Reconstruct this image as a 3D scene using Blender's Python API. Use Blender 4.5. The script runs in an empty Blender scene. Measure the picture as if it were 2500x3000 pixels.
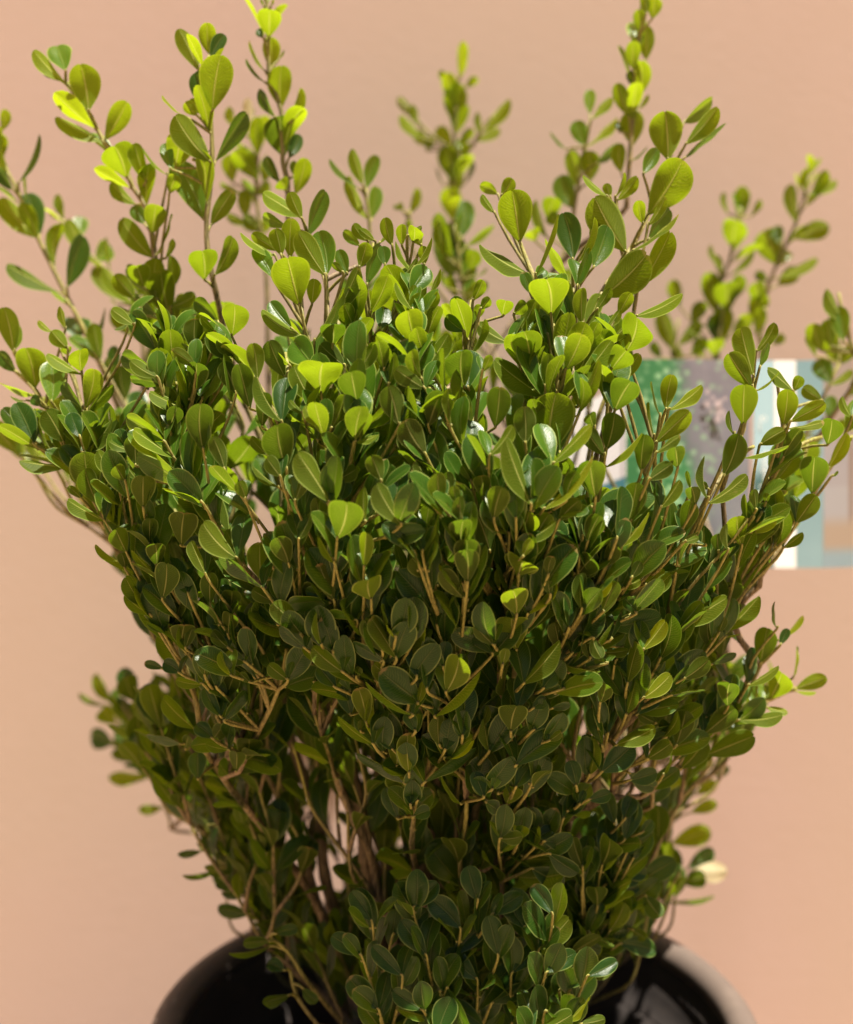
import bpy, bmesh, math, random
import numpy as np
from mathutils import Vector, Matrix, noise

random.seed(11)
rng = np.random.default_rng(11)
R = math.radians
scene = bpy.context.scene
COL = scene.collection

# ------------------------------------------------------------------ camera
CAM = Vector((-0.013, -0.5395, 0.557))
PITCH = R(5.6)
IW, IH, FPX = 2500.0, 3000.0, 3534.0
cd = bpy.data.cameras.new('camera')
cam = bpy.data.objects.new('camera', cd)
COL.objects.link(cam)
cam.location = CAM
cam.rotation_euler = (R(90) - PITCH, 0, 0)
cd.sensor_fit = 'VERTICAL'
cd.sensor_height = 36.0
cd.lens = 18.0 / (IH / 2 / FPX)
cd.clip_start = 0.02
cd.clip_end = 60
cd.dof.use_dof = True
cd.dof.focus_distance = 0.425
cd.dof.aperture_fstop = 6.0
cd.dof.aperture_blades = 0
scene.camera = cam

# ------------------------------------------------------------------ light
SUN = Vector((0.23, -0.20, 0.94)).normalized()       # towards the sun
elev = math.asin(SUN.z)
azim = math.atan2(SUN.x, SUN.y)
world = bpy.data.worlds.new('World')
scene.world = world
world.use_nodes = True
wn = world.node_tree
bg = wn.nodes['Background']
sky = wn.nodes.new('ShaderNodeTexSky')
sky.sky_type = 'NISHITA'
sky.sun_disc = False
sky.sun_elevation = elev
sky.sun_rotation = azim
sky.air_density = 0.8
sky.dust_density = 4.0
sky.ozone_density = 0.4
wn.links.new(sky.outputs[0], bg.inputs[0])
bg.inputs[1].default_value = 0.028
sd = bpy.data.lights.new('sun', 'SUN')
sd.energy = 5.0
sd.angle = R(0.6)
sd.color = (1.0, 0.93, 0.81)
so = bpy.data.objects.new('sun', sd)
COL.objects.link(so)
so.rotation_euler = (-SUN).to_track_quat('-Z', 'Y').to_euler()
so.location = SUN * 3

vs = scene.view_settings
vs.view_transform = 'Standard'
vs.look = 'None'
vs.gamma = 1
vs.exposure = 1.40
vs.use_curve_mapping = False
scene.cycles.use_denoising = True
scene.cycles.max_bounces = 8
scene.cycles.transmission_bounces = 6
scene.cycles.diffuse_bounces = 5

# ------------------------------------------------------------------ helpers
cp, sp = math.cos(PITCH), math.sin(PITCH)
FW = Vector((0, cp, -sp)); UP = Vector((0, sp, cp))

def at(px, py, d):
    """pixel of the 2500x3000 photograph + world y -> point in the scene"""
    r = FW + Vector(((px - IW / 2) / FPX, 0, 0)) + UP * ((IH / 2 - py) / FPX)
    return CAM + r * ((d - CAM.y) / r.y)

def proj(p):
    v = p - CAM
    z = v.dot(FW)
    if z <= 0.01: return (-1e4, -1e4)
    return (IW / 2 + v.x / z * FPX, IH / 2 - v.dot(UP) / z * FPX)

def tag(o, label=None, cat=None, group=None, kind=None):
    if label: o['label'] = label
    if cat: o['category'] = cat
    if group: o['group'] = group
    if kind: o['kind'] = kind
    return o

def empty(name, loc=(0, 0, 0)):
    o = bpy.data.objects.new(name, None)
    o.empty_display_size = 0.03
    COL.objects.link(o); o.location = loc
    return o

def link_mesh(name, me, mat, parent=None):
    o = bpy.data.objects.new(name, me)
    COL.objects.link(o)
    if mat: me.materials.append(mat)
    if parent:
        o.parent = parent
        o.matrix_parent_inverse = Matrix.Translation(parent_loc(parent)).inverted()
    return o

def parent_loc(p):
    v = Vector(p.location)
    while p.parent:
        p = p.parent
        v = v + Vector(p.location) * 0
    return v

def bm_obj(name, bm, mat, parent=None, smooth=True):
    me = bpy.data.meshes.new(name)
    bm.normal_update()
    bm.to_mesh(me); bm.free()
    for p in me.polygons: p.use_smooth = smooth
    return link_mesh(name, me, mat, parent)

def mat_new(name):
    m = bpy.data.materials.new(name)
    m.use_nodes = True
    nt = m.node_tree
    return m, nt, nt.nodes['Principled BSDF'], nt.nodes['Material Output']

def N(nt, t, **kw):
    n = nt.nodes.new(t)
    for k, v in kw.items(): setattr(n, k, v)
    return n

def mth(nt, op, a, b=None, c=None, clamp=False):
    n = nt.nodes.new('ShaderNodeMath'); n.operation = op; n.use_clamp = clamp
    for i, v in enumerate((a, b, c)):
        if v is None: continue
        if isinstance(v, (int, float)): n.inputs[i].default_value = v
        else: nt.links.new(v, n.inputs[i])
    return n.outputs[0]

def mixc(nt, f, a, b):
    n = nt.nodes.new('ShaderNodeMix'); n.data_type = 'RGBA'
    for i, v in ((0, f), (6, a), (7, b)):
        if isinstance(v, (int, float)): n.inputs[i].default_value = v
        elif isinstance(v, tuple): n.inputs[i].default_value = (*v, 1)
        else: nt.links.new(v, n.inputs[i])
    return n.outputs[2]

def noise_n(nt, scale, detail=3, vec=None, rough=0.5):
    n = nt.nodes.new('ShaderNodeTexNoise')
    n.inputs['Scale'].default_value = scale
    n.inputs['Detail'].default_value = detail
    n.inputs['Roughness'].default_value = rough
    if vec: nt.links.new(vec, n.inputs['Vector'])
    return n.outputs['Fac']

def ramp(nt, f, lo, hi):
    n = nt.nodes.new('ShaderNodeMapRange')
    n.interpolation_type = 'SMOOTHSTEP'
    n.inputs['From Min'].default_value = lo; n.inputs['From Max'].default_value = hi
    nt.links.new(f, n.inputs['Value'])
    return n.outputs[0]

def simple_mat(name, col, rough=0.6, spec=0.5, var=0.0, scale=60, bump=0.0, bscale=300):
    m, nt, b, out = mat_new(name)
    b.inputs['Roughness'].default_value = rough
    b.inputs['Specular IOR Level'].default_value = spec
    tc = N(nt, 'ShaderNodeTexCoord').outputs['Object']
    if var:
        f = noise_n(nt, scale, 4, tc)
        c2 = tuple(min(1, c * (1 + var)) for c in col); c1 = tuple(c * (1 - var) for c in col)
        nt.links.new(mixc(nt, ramp(nt, f, .3, .7), c1, c2), b.inputs['Base Color'])
    else:
        b.inputs['Base Color'].default_value = (*col, 1)
    if bump:
        bn = N(nt, 'ShaderNodeBump'); bn.inputs['Strength'].default_value = bump
        bn.inputs['Distance'].default_value = 0.001
        nt.links.new(noise_n(nt, bscale, 4, tc), bn.inputs['Height'])
        nt.links.new(bn.outputs[0], b.inputs['Normal'])
    return m

# ------------------------------------------------------------------ setting
def wall_mat():
    m, nt, b, out = mat_new('painted_plaster')
    tc = N(nt, 'ShaderNodeTexCoord').outputs['Object']
    f1 = ramp(nt, noise_n(nt, 2.6, 2, tc), .3, .7)
    f2 = noise_n(nt, 38, 4, tc)
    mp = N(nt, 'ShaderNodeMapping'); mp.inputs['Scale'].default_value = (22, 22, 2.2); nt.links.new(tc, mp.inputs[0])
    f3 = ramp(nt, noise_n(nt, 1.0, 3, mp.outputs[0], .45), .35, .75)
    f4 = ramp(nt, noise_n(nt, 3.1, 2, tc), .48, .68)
    c = mixc(nt, f1, (0.430, 0.325, 0.270), (0.447, 0.320, 0.282))
    c = mixc(nt, mth(nt, 'MULTIPLY', f2, .25), c, (0.39, 0.283, 0.21))
    c = mixc(nt, mth(nt, 'MULTIPLY', mth(nt, 'MULTIPLY', f3, f4), .38), c, (0.34, 0.24, 0.185))  # faint upright streaks, painted to suggest streaks of light and shade
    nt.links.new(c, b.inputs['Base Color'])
    b.inputs['Roughness'].default_value = 0.85
    b.inputs['Specular IOR Level'].default_value = 0.2
    bn = N(nt, 'ShaderNodeBump'); bn.inputs['Strength'].default_value = .25
    bn.inputs['Distance'].default_value = .0006
    nt.links.new(noise_n(nt, 160, 5, tc), bn.inputs['Height'])
    nt.links.new(bn.outputs[0], b.inputs['Normal'])
    return m

WALL_Y = 0.225
bm = bmesh.new()
bmesh.ops.create_cube(bm, size=1)
bmesh.ops.scale(bm, vec=(5.0, 0.15, 2.6), verts=bm.verts)
bmesh.ops.translate(bm, vec=(0, WALL_Y + 0.075, 1.3), verts=bm.verts)
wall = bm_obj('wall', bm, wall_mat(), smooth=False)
tag(wall, 'smooth peach plaster wall behind the potted shrub', 'wall', kind='structure')

bm = bmesh.new()
bmesh.ops.create_grid(bm, x_segments=40, y_segments=40, size=12)
ground = bm_obj('ground', bm, simple_mat('pale_concrete', (0.42, 0.28, 0.16), .9, .2, .15, 6, .4, 120))
tag(ground, kind='structure')

# ------------------------------------------------------------------ pot
PZ = 0.27
def lathe(profile, seg=128, wob=0.0):
    bm = bmesh.new(); rings = []
    for (r, z) in profile:
        ring = []
        for i in range(seg):
            a = 2 * math.pi * i / seg
            rr = r * (1 + wob * math.sin(2 * a + .7))
            ring.append(bm.verts.new((rr * math.cos(a), rr * math.sin(a), z)))
        rings.append(ring)
    for a, b in zip(rings, rings[1:]):
        for i in range(seg):
            j = (i + 1) % seg
            bm.faces.new((a[i], a[j], b[j], b[i]))
    return bm, rings

def pot_mat(name, c0, c1, r0):
    m, nt, b, out = mat_new(name)
    tc = N(nt, 'ShaderNodeTexCoord').outputs['Object']
    d = ramp(nt, noise_n(nt, 22, 5, tc, .65), .45, .8)
    c = mixc(nt, mth(nt, 'MULTIPLY', d, .5), c0, c1)
    nt.links.new(c, b.inputs['Base Color'])
    nt.links.new(mth(nt, 'ADD', mth(nt, 'MULTIPLY', d, .2), r0), b.inputs['Roughness'])
    b.inputs['Specular IOR Level'].default_value = .3
    bn = N(nt, 'ShaderNodeBump'); bn.inputs['Strength'].default_value = .3
    bn.inputs['Distance'].default_value = .0004
    nt.links.new(noise_n(nt, 220, 4, tc), bn.inputs['Height'])
    nt.links.new(bn.outputs[0], b.inputs['Normal'])
    return m
PM = pot_mat('black_plastic', (0.034, 0.028, 0.026), (0.09, 0.068, 0.056), .80)
RM = pot_mat('lit_rim_plastic', (0.115, 0.088, 0.074), (0.22, 0.165, 0.13), .50)  # rim lighter than the body: the light it catches is painted into its colour
pot = empty('flower_pot', (0, 0, 0))
tag(pot, 'round black plastic nursery pot with a thick rolled rim, holding the shrub', 'pot')
body = [(0.0, 0.004), (0.100, 0.004), (0.104, 0.001), (0.108, 0.006), (0.112, 0.04), (0.1275, 0.235),
        (0.1285, 0.252), (0.1300, 0.262), (0.1275, 0.263), (0.1250, 0.250), (0.1215, 0.2445), (0.1208, 0.232),
        (0.1168, 0.2305), (0.1160, 0.2150), (0.108, 0.06), (0.104, 0.01), (0.0, 0.008)]
bm, _ = lathe(body, wob=.004)
bm_obj('body', bm, PM, pot)
rim = []
for k in range(25):                                   # rolled lip
    a = 2 * math.pi * k / 24
    rim.append((0.1332 + 0.0074 * math.cos(a), 0.2640 + 0.0072 * math.sin(a)))
bm, _ = lathe(rim, wob=.004)
bm_obj('rim', bm, RM, pot)

# soil
SZ = 0.214
bm = bmesh.new()
seg, rg = 96, 34
cen = bm.verts.new((0, 0, SZ + .006)); prev = None
for k in range(1, rg + 1):
    r = 0.1165 * k / rg; ring = []
    for i in range(seg):
        a = 2 * math.pi * i / seg
        x, y = r * math.cos(a), r * math.sin(a)
        h = noise.noise(Vector((x * 60, y * 60, 0))) * .004 + noise.noise(Vector((x * 220, y * 220, 3))) * .0022
        ring.append(bm.verts.new((x, y, SZ + h + .004 * (1 - k / rg))))
    for i in range(seg):
        j = (i + 1) % seg
        if prev is None: bm.faces.new((cen, ring[i], ring[j]))
        else: bm.faces.new((prev[i], ring[i], ring[j], prev[j]))
    prev = ring
for k in range(900):                                   # bark chips
    a = random.uniform(0, 6.283); r = 0.112 * math.sqrt(random.random())
    L = random.uniform(.0022, .0085); w = L * random.uniform(.25, .6); t = w * random.uniform(.3, .7)
    M = Matrix.Translation((r * math.cos(a), r * math.sin(a), SZ + random.uniform(.002, .006))) @ \
        Matrix.Rotation(random.uniform(0, 6.28), 4, 'Z') @ Matrix.Rotation(random.uniform(-.6, .6), 4, 'Y') @ Matrix.Diagonal((L, w, t, 1))
    vs_ = bmesh.ops.create_cube(bm, size=1, matrix=M)['verts']
    for v in vs_: v.co += Vector([random.uniform(-.2, .2) * w for _ in range(3)])
soil = bm_obj('potting_soil', bm, simple_mat('dark_bark_mulch', (0.032, 0.021, 0.014), .9, .25, .7, 120, .6, 500), smooth=False)
tag(soil, 'dark bark mulch filling the black pot', 'soil', kind='stuff')

# ------------------------------------------------------------------ leaf material
def leaf_mat():
    m, nt, b, out = mat_new('boxwood_leaf')
    L = nt.links
    uv = N(nt, 'ShaderNodeUVMap'); uv.uv_map = 'UVMap'
    sx = N(nt, 'ShaderNodeSeparateXYZ'); L.new(uv.outputs[0], sx.inputs[0])
    u, v = sx.outputs[0], sx.outputs[1]
    au = mth(nt, 'ABSOLUTE', mth(nt, 'MULTIPLY_ADD', u, 2.0, -1.0))
    at_ = N(nt, 'ShaderNodeAttribute'); at_.attribute_name = 'tone'
    ta = N(nt, 'ShaderNodeSeparateColor'); L.new(at_.outputs['Color'], ta.inputs[0])
    tone, rnd, dry = ta.outputs[0], ta.outputs[1], ta.outputs[2]
    tc = N(nt, 'ShaderNodeTexCoord').outputs['Object']
    n1 = noise_n(nt, 260, 4, tc)
    back = N(nt, 'ShaderNodeNewGeometry').outputs['Backfacing']
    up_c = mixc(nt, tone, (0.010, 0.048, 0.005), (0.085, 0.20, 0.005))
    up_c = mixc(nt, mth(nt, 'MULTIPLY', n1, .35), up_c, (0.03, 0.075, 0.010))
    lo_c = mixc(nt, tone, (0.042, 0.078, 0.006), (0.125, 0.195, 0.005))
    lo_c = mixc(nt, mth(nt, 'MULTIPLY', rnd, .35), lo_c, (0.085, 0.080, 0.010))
    base = mixc(nt, back, up_c, lo_c)
    # side veins
    vv = mth(nt, 'SUBTRACT', mth(nt, 'MULTIPLY', v, 19.0), mth(nt, 'MULTIPLY', au, 4.2))
    vv = mth(nt, 'ADD', vv, mth(nt, 'MULTIPLY', n1, 3.4))
    vein = mth(nt, 'POWER', mth(nt, 'MULTIPLY_ADD', mth(nt, 'SINE', mth(nt, 'MULTIPLY', vv, 6.283)), .5, .5), 2.0)
    vein = mth(nt, 'MULTIPLY', vein, mth(nt, 'SUBTRACT', 1.0, mth(nt, 'POWER', au, 3.0)), clamp=True)
    pale = mixc(nt, tone, (0.26, 0.27, 0.08), (0.50, 0.52, 0.13))
    base = mixc(nt, mth(nt, 'MULTIPLY', vein, .09), base, pale)
    # midrib: wide at the base, thin at the tip
    wid = mth(nt, 'MULTIPLY_ADD', mth(nt, 'SUBTRACT', 1.0, v), .075, .022)
    rib = ramp(nt, mth(nt, 'DIVIDE', au, wid), 1.25, .55)
    ribs = mth(nt, 'MULTIPLY', rib, mth(nt, 'MULTIPLY_ADD', back, .75, .22))
    base = mixc(nt, ribs, base, pale)
    # pale margin
    mar = ramp(nt, au, .87, .95)
    base = mixc(nt, mth(nt, 'MULTIPLY', mar, .85), base, mixc(nt, tone, (0.22, 0.28, 0.07), (0.45, 0.52, 0.10)))
    sp = mth(nt, 'MULTIPLY', ramp(nt, noise_n(nt, 140, 3, tc, .7), .66, .74), ramp(nt, rnd, .55, .9))
    base = mixc(nt, mth(nt, 'MULTIPLY', sp, .55), base, (0.22, 0.17, 0.05))
    tip = mth(nt, 'MULTIPLY', ramp(nt, mth(nt, 'ADD', v, mth(nt, 'MULTIPLY', n1, .10)), .985, 1.02), ramp(nt, rnd, .86, .92))
    base = mixc(nt, mth(nt, 'MULTIPLY', tip, .8), base, (0.30, 0.20, 0.07))
    # dried leaves
    base = mixc(nt, dry, base, (0.78, 0.70, 0.46))
    L.new(base, b.inputs['Base Color'])
    rough = mth(nt, 'MULTIPLY_ADD', back, .24, .27)
    rough = mth(nt, 'ADD', rough, mth(nt, 'MULTIPLY', n1, .12))
    L.new(rough, b.inputs['Roughness'])
    L.new(mth(nt, 'MULTIPLY_ADD', back, -.18, .36), b.inputs['Specular IOR Level'])
    # bump
    h = mth(nt, 'ADD', mth(nt, 'MULTIPLY', vein, .13), mth(nt, 'MULTIPLY', rib, 1.2))
    h = mth(nt, 'ADD', h, mth(nt, 'MULTIPLY', noise_n(nt, 900, 3, tc), .45))
    bn = N(nt, 'ShaderNodeBump'); bn.inputs['Strength'].default_value = .5
    bn.inputs['Distance'].default_value = .00035
    L.new(h, bn.inputs['Height'])
    L.new(bn.outputs[0], b.inputs['Normal'])
    # translucency
    tr = N(nt, 'ShaderNodeBsdfTranslucent')
    t_c = mixc(nt, tone, (0.060, 0.140, 0.003), (0.46, 0.60, 0.005))
    t_c = mixc(nt, mth(nt, 'MULTIPLY', vein, .15), t_c, (0.6, 0.6, 0.1))
    t_c = mixc(nt, mth(nt, 'MULTIPLY', rib, .5), t_c, (0.5, 0.5, 0.12))
    t_c = mixc(nt, dry, t_c, (0.75, 0.65, 0.35))
    L.new(t_c, tr.inputs[0])
    L.new(bn.outputs[0], tr.inputs['Normal'])
    mx = N(nt, 'ShaderNodeMixShader')
    mx.inputs[0].default_value = .50
    L.new(b.outputs[0], mx.inputs[1]); L.new(tr.outputs[0], mx.inputs[2])
    L.new(mx.outputs[0], out.inputs[0])
    return m
LEAF = leaf_mat()

def stem_mat():
    m, nt, b, out = mat_new('boxwood_bark')
    a = N(nt, 'ShaderNodeAttribute'); a.attribute_name = 'tone'
    ta = N(nt, 'ShaderNodeSeparateColor'); nt.links.new(a.outputs['Color'], ta.inputs[0])
    tc = N(nt, 'ShaderNodeTexCoord').outputs['Object']
    mp = N(nt, 'ShaderNodeMapping'); mp.inputs['Scale'].default_value = (1, 1, .18)
    nt.links.new(tc, mp.inputs[0])
    f = ramp(nt, noise_n(nt, 900, 4, mp.outputs[0]), .3, .7)
    wood = mixc(nt, f, (0.085, 0.055, 0.030), (0.27, 0.185, 0.10))
    green = mixc(nt, f, (0.15, 0.14, 0.025), (0.28, 0.25, 0.05))
    nt.links.new(mixc(nt, ta.outputs[0], wood, green), b.inputs['Base Color'])
    b.inputs['Roughness'].default_value = .6
    bn = N(nt, 'ShaderNodeBump'); bn.inputs['Strength'].default_value = .6
    bn.inputs['Distance'].default_value = .0004
    nt.links.new(f, bn.inputs['Height']); nt.links.new(bn.outputs[0], b.inputs['Normal'])
    return m
BARK = stem_mat()

# ------------------------------------------------------------------ leaf geometry
def template(nu, nv):
    us = np.linspace(-1, 1, nu + 1)
    vv = 1 - (1 - np.linspace(0, 1, nv + 1)) ** 1.35
    U, V = np.meshgrid(us, vv)
    prof = (V ** .98) * np.maximum(1 - V, 0) ** .50
    prof = prof / ((.662 ** .98) * (.338 ** .50))
    prof = np.maximum(prof, .045 * (V < .3))
    prof[-1, :] = .12
    idx = np.arange((nu + 1) * (nv + 1)).reshape(nv + 1, nu + 1)
    q = np.stack([idx[:-1, :-1], idx[:-1, 1:], idx[1:, 1:], idx[1:, :-1]], -1).reshape(-1, 4)
    return U.ravel(), V.ravel(), prof.ravel(), q
TPL = {0: template(6, 8), 1: template(8, 14)}

class LeafSet:
    def __init__(s): s.v = []; s.f = []; s.uv = []; s.c = []; s.n = 0
    def add(s, B, T, Nn, W, tone=.3, fold=.2, arch=.05, dry=0., hq=0, notch=.02):
        U, V, P, Q = TPL[hq]
        B = np.array(B); T = np.array(T); y = T - B; Ln = np.linalg.norm(y)
        if Ln < 1e-5: return
        y /= Ln
        z = np.array(Nn); z = z - y * z.dot(y); nz = np.linalg.norm(z)
        if nz < 1e-6: return
        z /= nz; x = np.cross(y, z)
        asym = random.uniform(-.06, .06); tw = random.uniform(-.35, .35); wav = random.uniform(0, .05)
        ph = random.uniform(0, 6.28)
        hw = W / 2 * P
        X = U * hw * (1 + asym * np.sign(U))
        Zf = fold * np.abs(U) * hw * (1 - .45 * np.abs(U)) * 1.5
        Zf = Zf + wav * W * np.sin(V * 9 + ph + 2 * U) * np.abs(U) * P
        ang = tw * V
        X2 = X * np.cos(ang) - Zf * np.sin(ang); Z2 = X * np.sin(ang) + Zf * np.cos(ang)
        Z2 = Z2 + arch * Ln * 4 * V * (1 - V)
        bend = random.uniform(-.05, .05) * Ln * 4 * V * (1 - V)
        Y = V * Ln + notch * Ln * np.abs(U) * (V ** 6) - fold * .1 * np.abs(U) * hw
        pts = B + np.outer(Y, y) + np.outer(X2 + bend, x) + np.outer(Z2, z)
        s.v.append(pts); s.f.append(Q + s.n); s.n += len(pts)
        s.uv.append(np.stack([U * .5 + .5, V], -1))
        c = np.empty((len(pts), 4)); c[:] = (tone, random.random(), dry, 1); s.c.append(c)
    def mesh(s, name):
        v = np.concatenate(s.v); f = np.concatenate(s.f); uv = np.concatenate(s.uv); c = np.concatenate(s.c)
        me = bpy.data.meshes.new(name)
        me.vertices.add(len(v)); me.vertices.foreach_set('co', v.ravel())
        me.loops.add(f.size); me.loops.foreach_set('vertex_index', f.ravel())
        me.polygons.add(len(f)); me.polygons.foreach_set('loop_start', np.arange(len(f)) * 4)
        me.update(calc_edges=True)
        me.polygons.foreach_set('use_smooth', np.ones(len(f), bool))
        ul = me.uv_layers.new(name='UVMap'); ul.data.foreach_set('uv', uv[f.ravel()].ravel())
        ca = me.color_attributes.new('tone', 'FLOAT_COLOR', 'POINT'); ca.data.foreach_set('color', c.ravel())
        me.update()
        return me

class StemSet:
    def __init__(s): s.v = []; s.f = []; s.c = []; s.n = 0
    def add(s, pts, r0, r1, t0=0., t1=1., seg=7, knob=.12):
        P = [Vector(p) for p in pts]
        if len(P) < 2: return
        n = len(P); prev = None; ref = Vector((.3, 1, .2)).normalized()
        for i, p in enumerate(P):
            d = (P[min(i + 1, n - 1)] - P[max(i - 1, 0)])
            if d.length < 1e-7: d = Vector((0, 0, 1))
            d.normalize()
            a = d.cross(ref).normalized(); b = d.cross(a)
            t = i / (n - 1); r = r0 + (r1 - r0) * t
            if knob and i % 3 == 1: r *= 1 + knob
            ring = [p + (a * math.cos(2 * math.pi * k / seg) + b * math.sin(2 * math.pi * k / seg)) * r for k in range(seg)]
            s.v += [tuple(q) for q in ring]; s.c += [(t0 + (t1 - t0) * t, 0, 0, 1)] * seg
            if prev is not None:
                for k in range(seg):
                    j = (k + 1) % seg
                    s.f.append((prev + k, prev + j, s.n + j, s.n + k))
            prev = s.n; s.n += seg
        s.f.append(tuple(range(s.n - seg, s.n)))
    def mesh(s, name):
        me = bpy.data.meshes.new(name); me.from_pydata(s.v, [], s.f); me.update()
        me.polygons.foreach_set('use_smooth', np.ones(len(me.polygons), bool))
        ca = me.color_attributes.new('tone', 'FLOAT_COLOR', 'POINT')
        ca.data.foreach_set('color', np.array(s.c).ravel())
        return me

def catmull(P, step=.006):
    P = [Vector(p) for p in P]
    if len(P) == 2:
        n = max(2, int((P[1] - P[0]).length / step)); return [P[0].lerp(P[1], i / n) for i in range(n + 1)]
    Q = [P[0] * 2 - P[1]] + P + [P[-1] * 2 - P[-2]]; out = []
    for i in range(1, len(Q) - 2):
        p0, p1, p2, p3 = Q[i - 1:i + 3]
        n = max(2, int((p2 - p1).length / step))
        for k in range(n):
            t = k / n
            out.append(.5 * ((2 * p1) + (p2 - p0) * t + (2 * p0 - 5 * p1 + 4 * p2 - p3) * t * t + (3 * p1 - p0 - 3 * p2 + p3) * t ** 3))
    out.append(P[-1]); return out

def interp(x, xs, ys): return float(np.interp(x, xs, ys))
def half_w(py): return interp(py, [300, 700, 1300, 1700, 2000, 2400, 2700, 3000], [1250, 1300, 1400, 1200, 1120, 850, 720, 600])
def front_a(py): return interp(py, [0, 300, 700, 1100, 1500, 2000, 2400, 2700, 3000], [.0, .03, .08, .125, .145, .13, .105, .085, .10])
def surf(px, py):
    q = (px - 1290) / half_w(py)
    return -front_a(py) * math.sqrt(max(0., 1 - q * q))

# ------------------------------------------------------------------ traced sprigs and leaves
# groups: (x0, y0, zoom, depth or None, stems, leaves). leaf: base x y, tip x y, width, flags (t upper side seen, y young, o old, c cream)
G = []
def grp(x0, y0, s, d, stems, leaves): G.append((x0, y0, s, d, stems, leaves))
grp(0, 250, 2.8, .02, '740 2100,560 1750,320 1270,150 870,20 640,-30 500', '''
320 1260 0 930 170;330 1230 230 890 190 to;110 860 -10 690 90 to;150 800 320 410 35 o;20 600 0 400 120 y;10 380 50 200 75 y;
490 1700 60 1475 80 o;550 1660 680 1240 165 to;640 2080 620 1910 240 to;760 2100 860 1830 35 o;740 2100 770 1950 55''')
grp(0, 850, 2.5, .0, '1020 1020,970 930,900 820,790 620,680 420,560 180,480 60', '''
920 810 880 550 165 o;1000 940 1030 745 150 to;860 600 830 410 80 to;960 960 790 850 60 o''')
grp(0, 0, 1.4, -.03, '740 1400,680 1250,640 1080,625 970,600 850,545 770,520 700,430 590,370 470,270 340', '''
270 340 140 207 45;270 290 235 190 100 t;365 455 330 265 122;265 335 170 280 12 o;425 580 232 482 60;430 575 520 420 85 y;
520 730 470 600 135;600 745 550 590 60 y;690 720 590 610 14;560 840 455 752 50;625 960 640 840 90;595 920 550 845 60 t;
630 1060 500 900 90;640 1050 700 880 22 y;680 1060 710 980 30 y;645 1230 640 1060 100 y;690 1200 700 1050 55;650 1200 520 1100 60 t;
590 1180 560 1090 90;560 1230 470 1130 70;700 1260 800 1210 60;640 1290 540 1210 60 t;560 1290 460 1265 40;740 1310 830 1240 80 t;
790 1380 760 1300 100 o;900 1360 920 1240 110 ;600 1330 550 1250 90 t;680 1350 700 1260 70 t;720 1290 760 1210 60 y''')
grp(0, 250, 2.8, .06, '1150 1900,900 1550,700 1350,520 1120,410 1050', '''
790 1440 900 1310 170 t;680 1230 660 1080 130 t;760 1440 560 1100 130;520 1110 410 1050 20;1040 1780 780 1490 150;1100 1800 850 1500 100;
1250 1750 1050 1500 110 ty;1300 1700 1280 1420 110 y;1100 2060 930 1830 90;1380 1700 1420 1560 60 y;980 1800 910 1750 16''')
grp(400, 0, 2.8, -.05, '630 2300,585 2060,575 1800,620 1400,610 950,560 560', '''
510 580 350 240 155;600 450 580 190 140 y;610 480 720 285 110 to;625 910 690 460 262;580 900 480 600 130 to;610 1330 320 950 232;
650 1320 900 930 110 to;550 1800 320 1330 235 t;610 1850 790 1570 150;320 1380 370 1100 215;290 1390 230 1180 110 t;270 1590 330 1440 120;
360 940 215 785 20 y;500 950 400 840 100 y;570 950 440 820 90 y;560 2300 540 2060 230;640 2260 790 1950 110;460 1310 600 1230 16 o''')
grp(400, 0, 2.8, -.01, '1290 2300,1250 1900,1240 1480,1200 1330,1190 920,1090 600,1080 330,1070 60,1060 -60', '''
1090 310 1090 80 190;1110 580 1100 305 140 y;1190 890 1190 545 200;1210 1290 1180 955 255 o;1060 590 930 335 20;1060 680 905 485 22 o;
1160 500 1210 410 15;1140 960 1000 750 60 to;1265 1000 1350 725 95 y;1250 1300 1340 1110 110 to;1300 1600 1390 1300 140 y;
1180 1500 1060 1290 90 o;1300 1450 1290 1320 60 t;1050 60 1020 -10 25;1100 60 1120 -10 20;1040 310 1000 240 60 to;1230 1560 1180 1480 130''')
grp(400, 0, 2.8, .09, '1060 2200,1040 2000,980 1600,990 1280,930 1050', '''
1000 1280 1000 960 130 y;940 1040 910 810 90 c;980 1270 800 1140 60 y;1000 1480 800 1240 160 y;790 1500 760 1270 130 y;
900 1800 880 1560 110 y;860 1590 690 1500 60;960 1600 1090 1500 90;950 1850 740 1760 60;1040 1900 880 1780 130;1040 1500 1080 1350 90 y;
820 1060 760 880 70 y;1000 1950 1100 1800 90''')
grp(0, 0, 1.4, None, '1290 1500,1240 1300,1235 1180,1215 1080;1330 1500,1340 1300,1335 1150,1260 960;1350 1480,1390 1320,1390 1270', '''
1235 890 1080 795 75 y;1240 900 1190 790 62 y;1265 970 1335 785 70 t;1190 1060 1195 898 80 y;1335 1130 1225 955 95 y;1340 1130 1310 950 110 ty;
1155 1050 1130 940 70 y;1230 1255 1180 1060 155 y;1130 1050 990 955 42 y;1140 1030 1035 960 52 y;1120 1140 1045 1020 70 ty;1180 930 1080 885 40 t;
1280 1250 1290 1145 62 y;1300 1400 1400 1190 55 y;1380 1290 1470 1100 58;1240 1380 1075 1275 60 y;1200 1350 1110 1240 70 t;1450 1340 1410 1250 75 y''')
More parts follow.
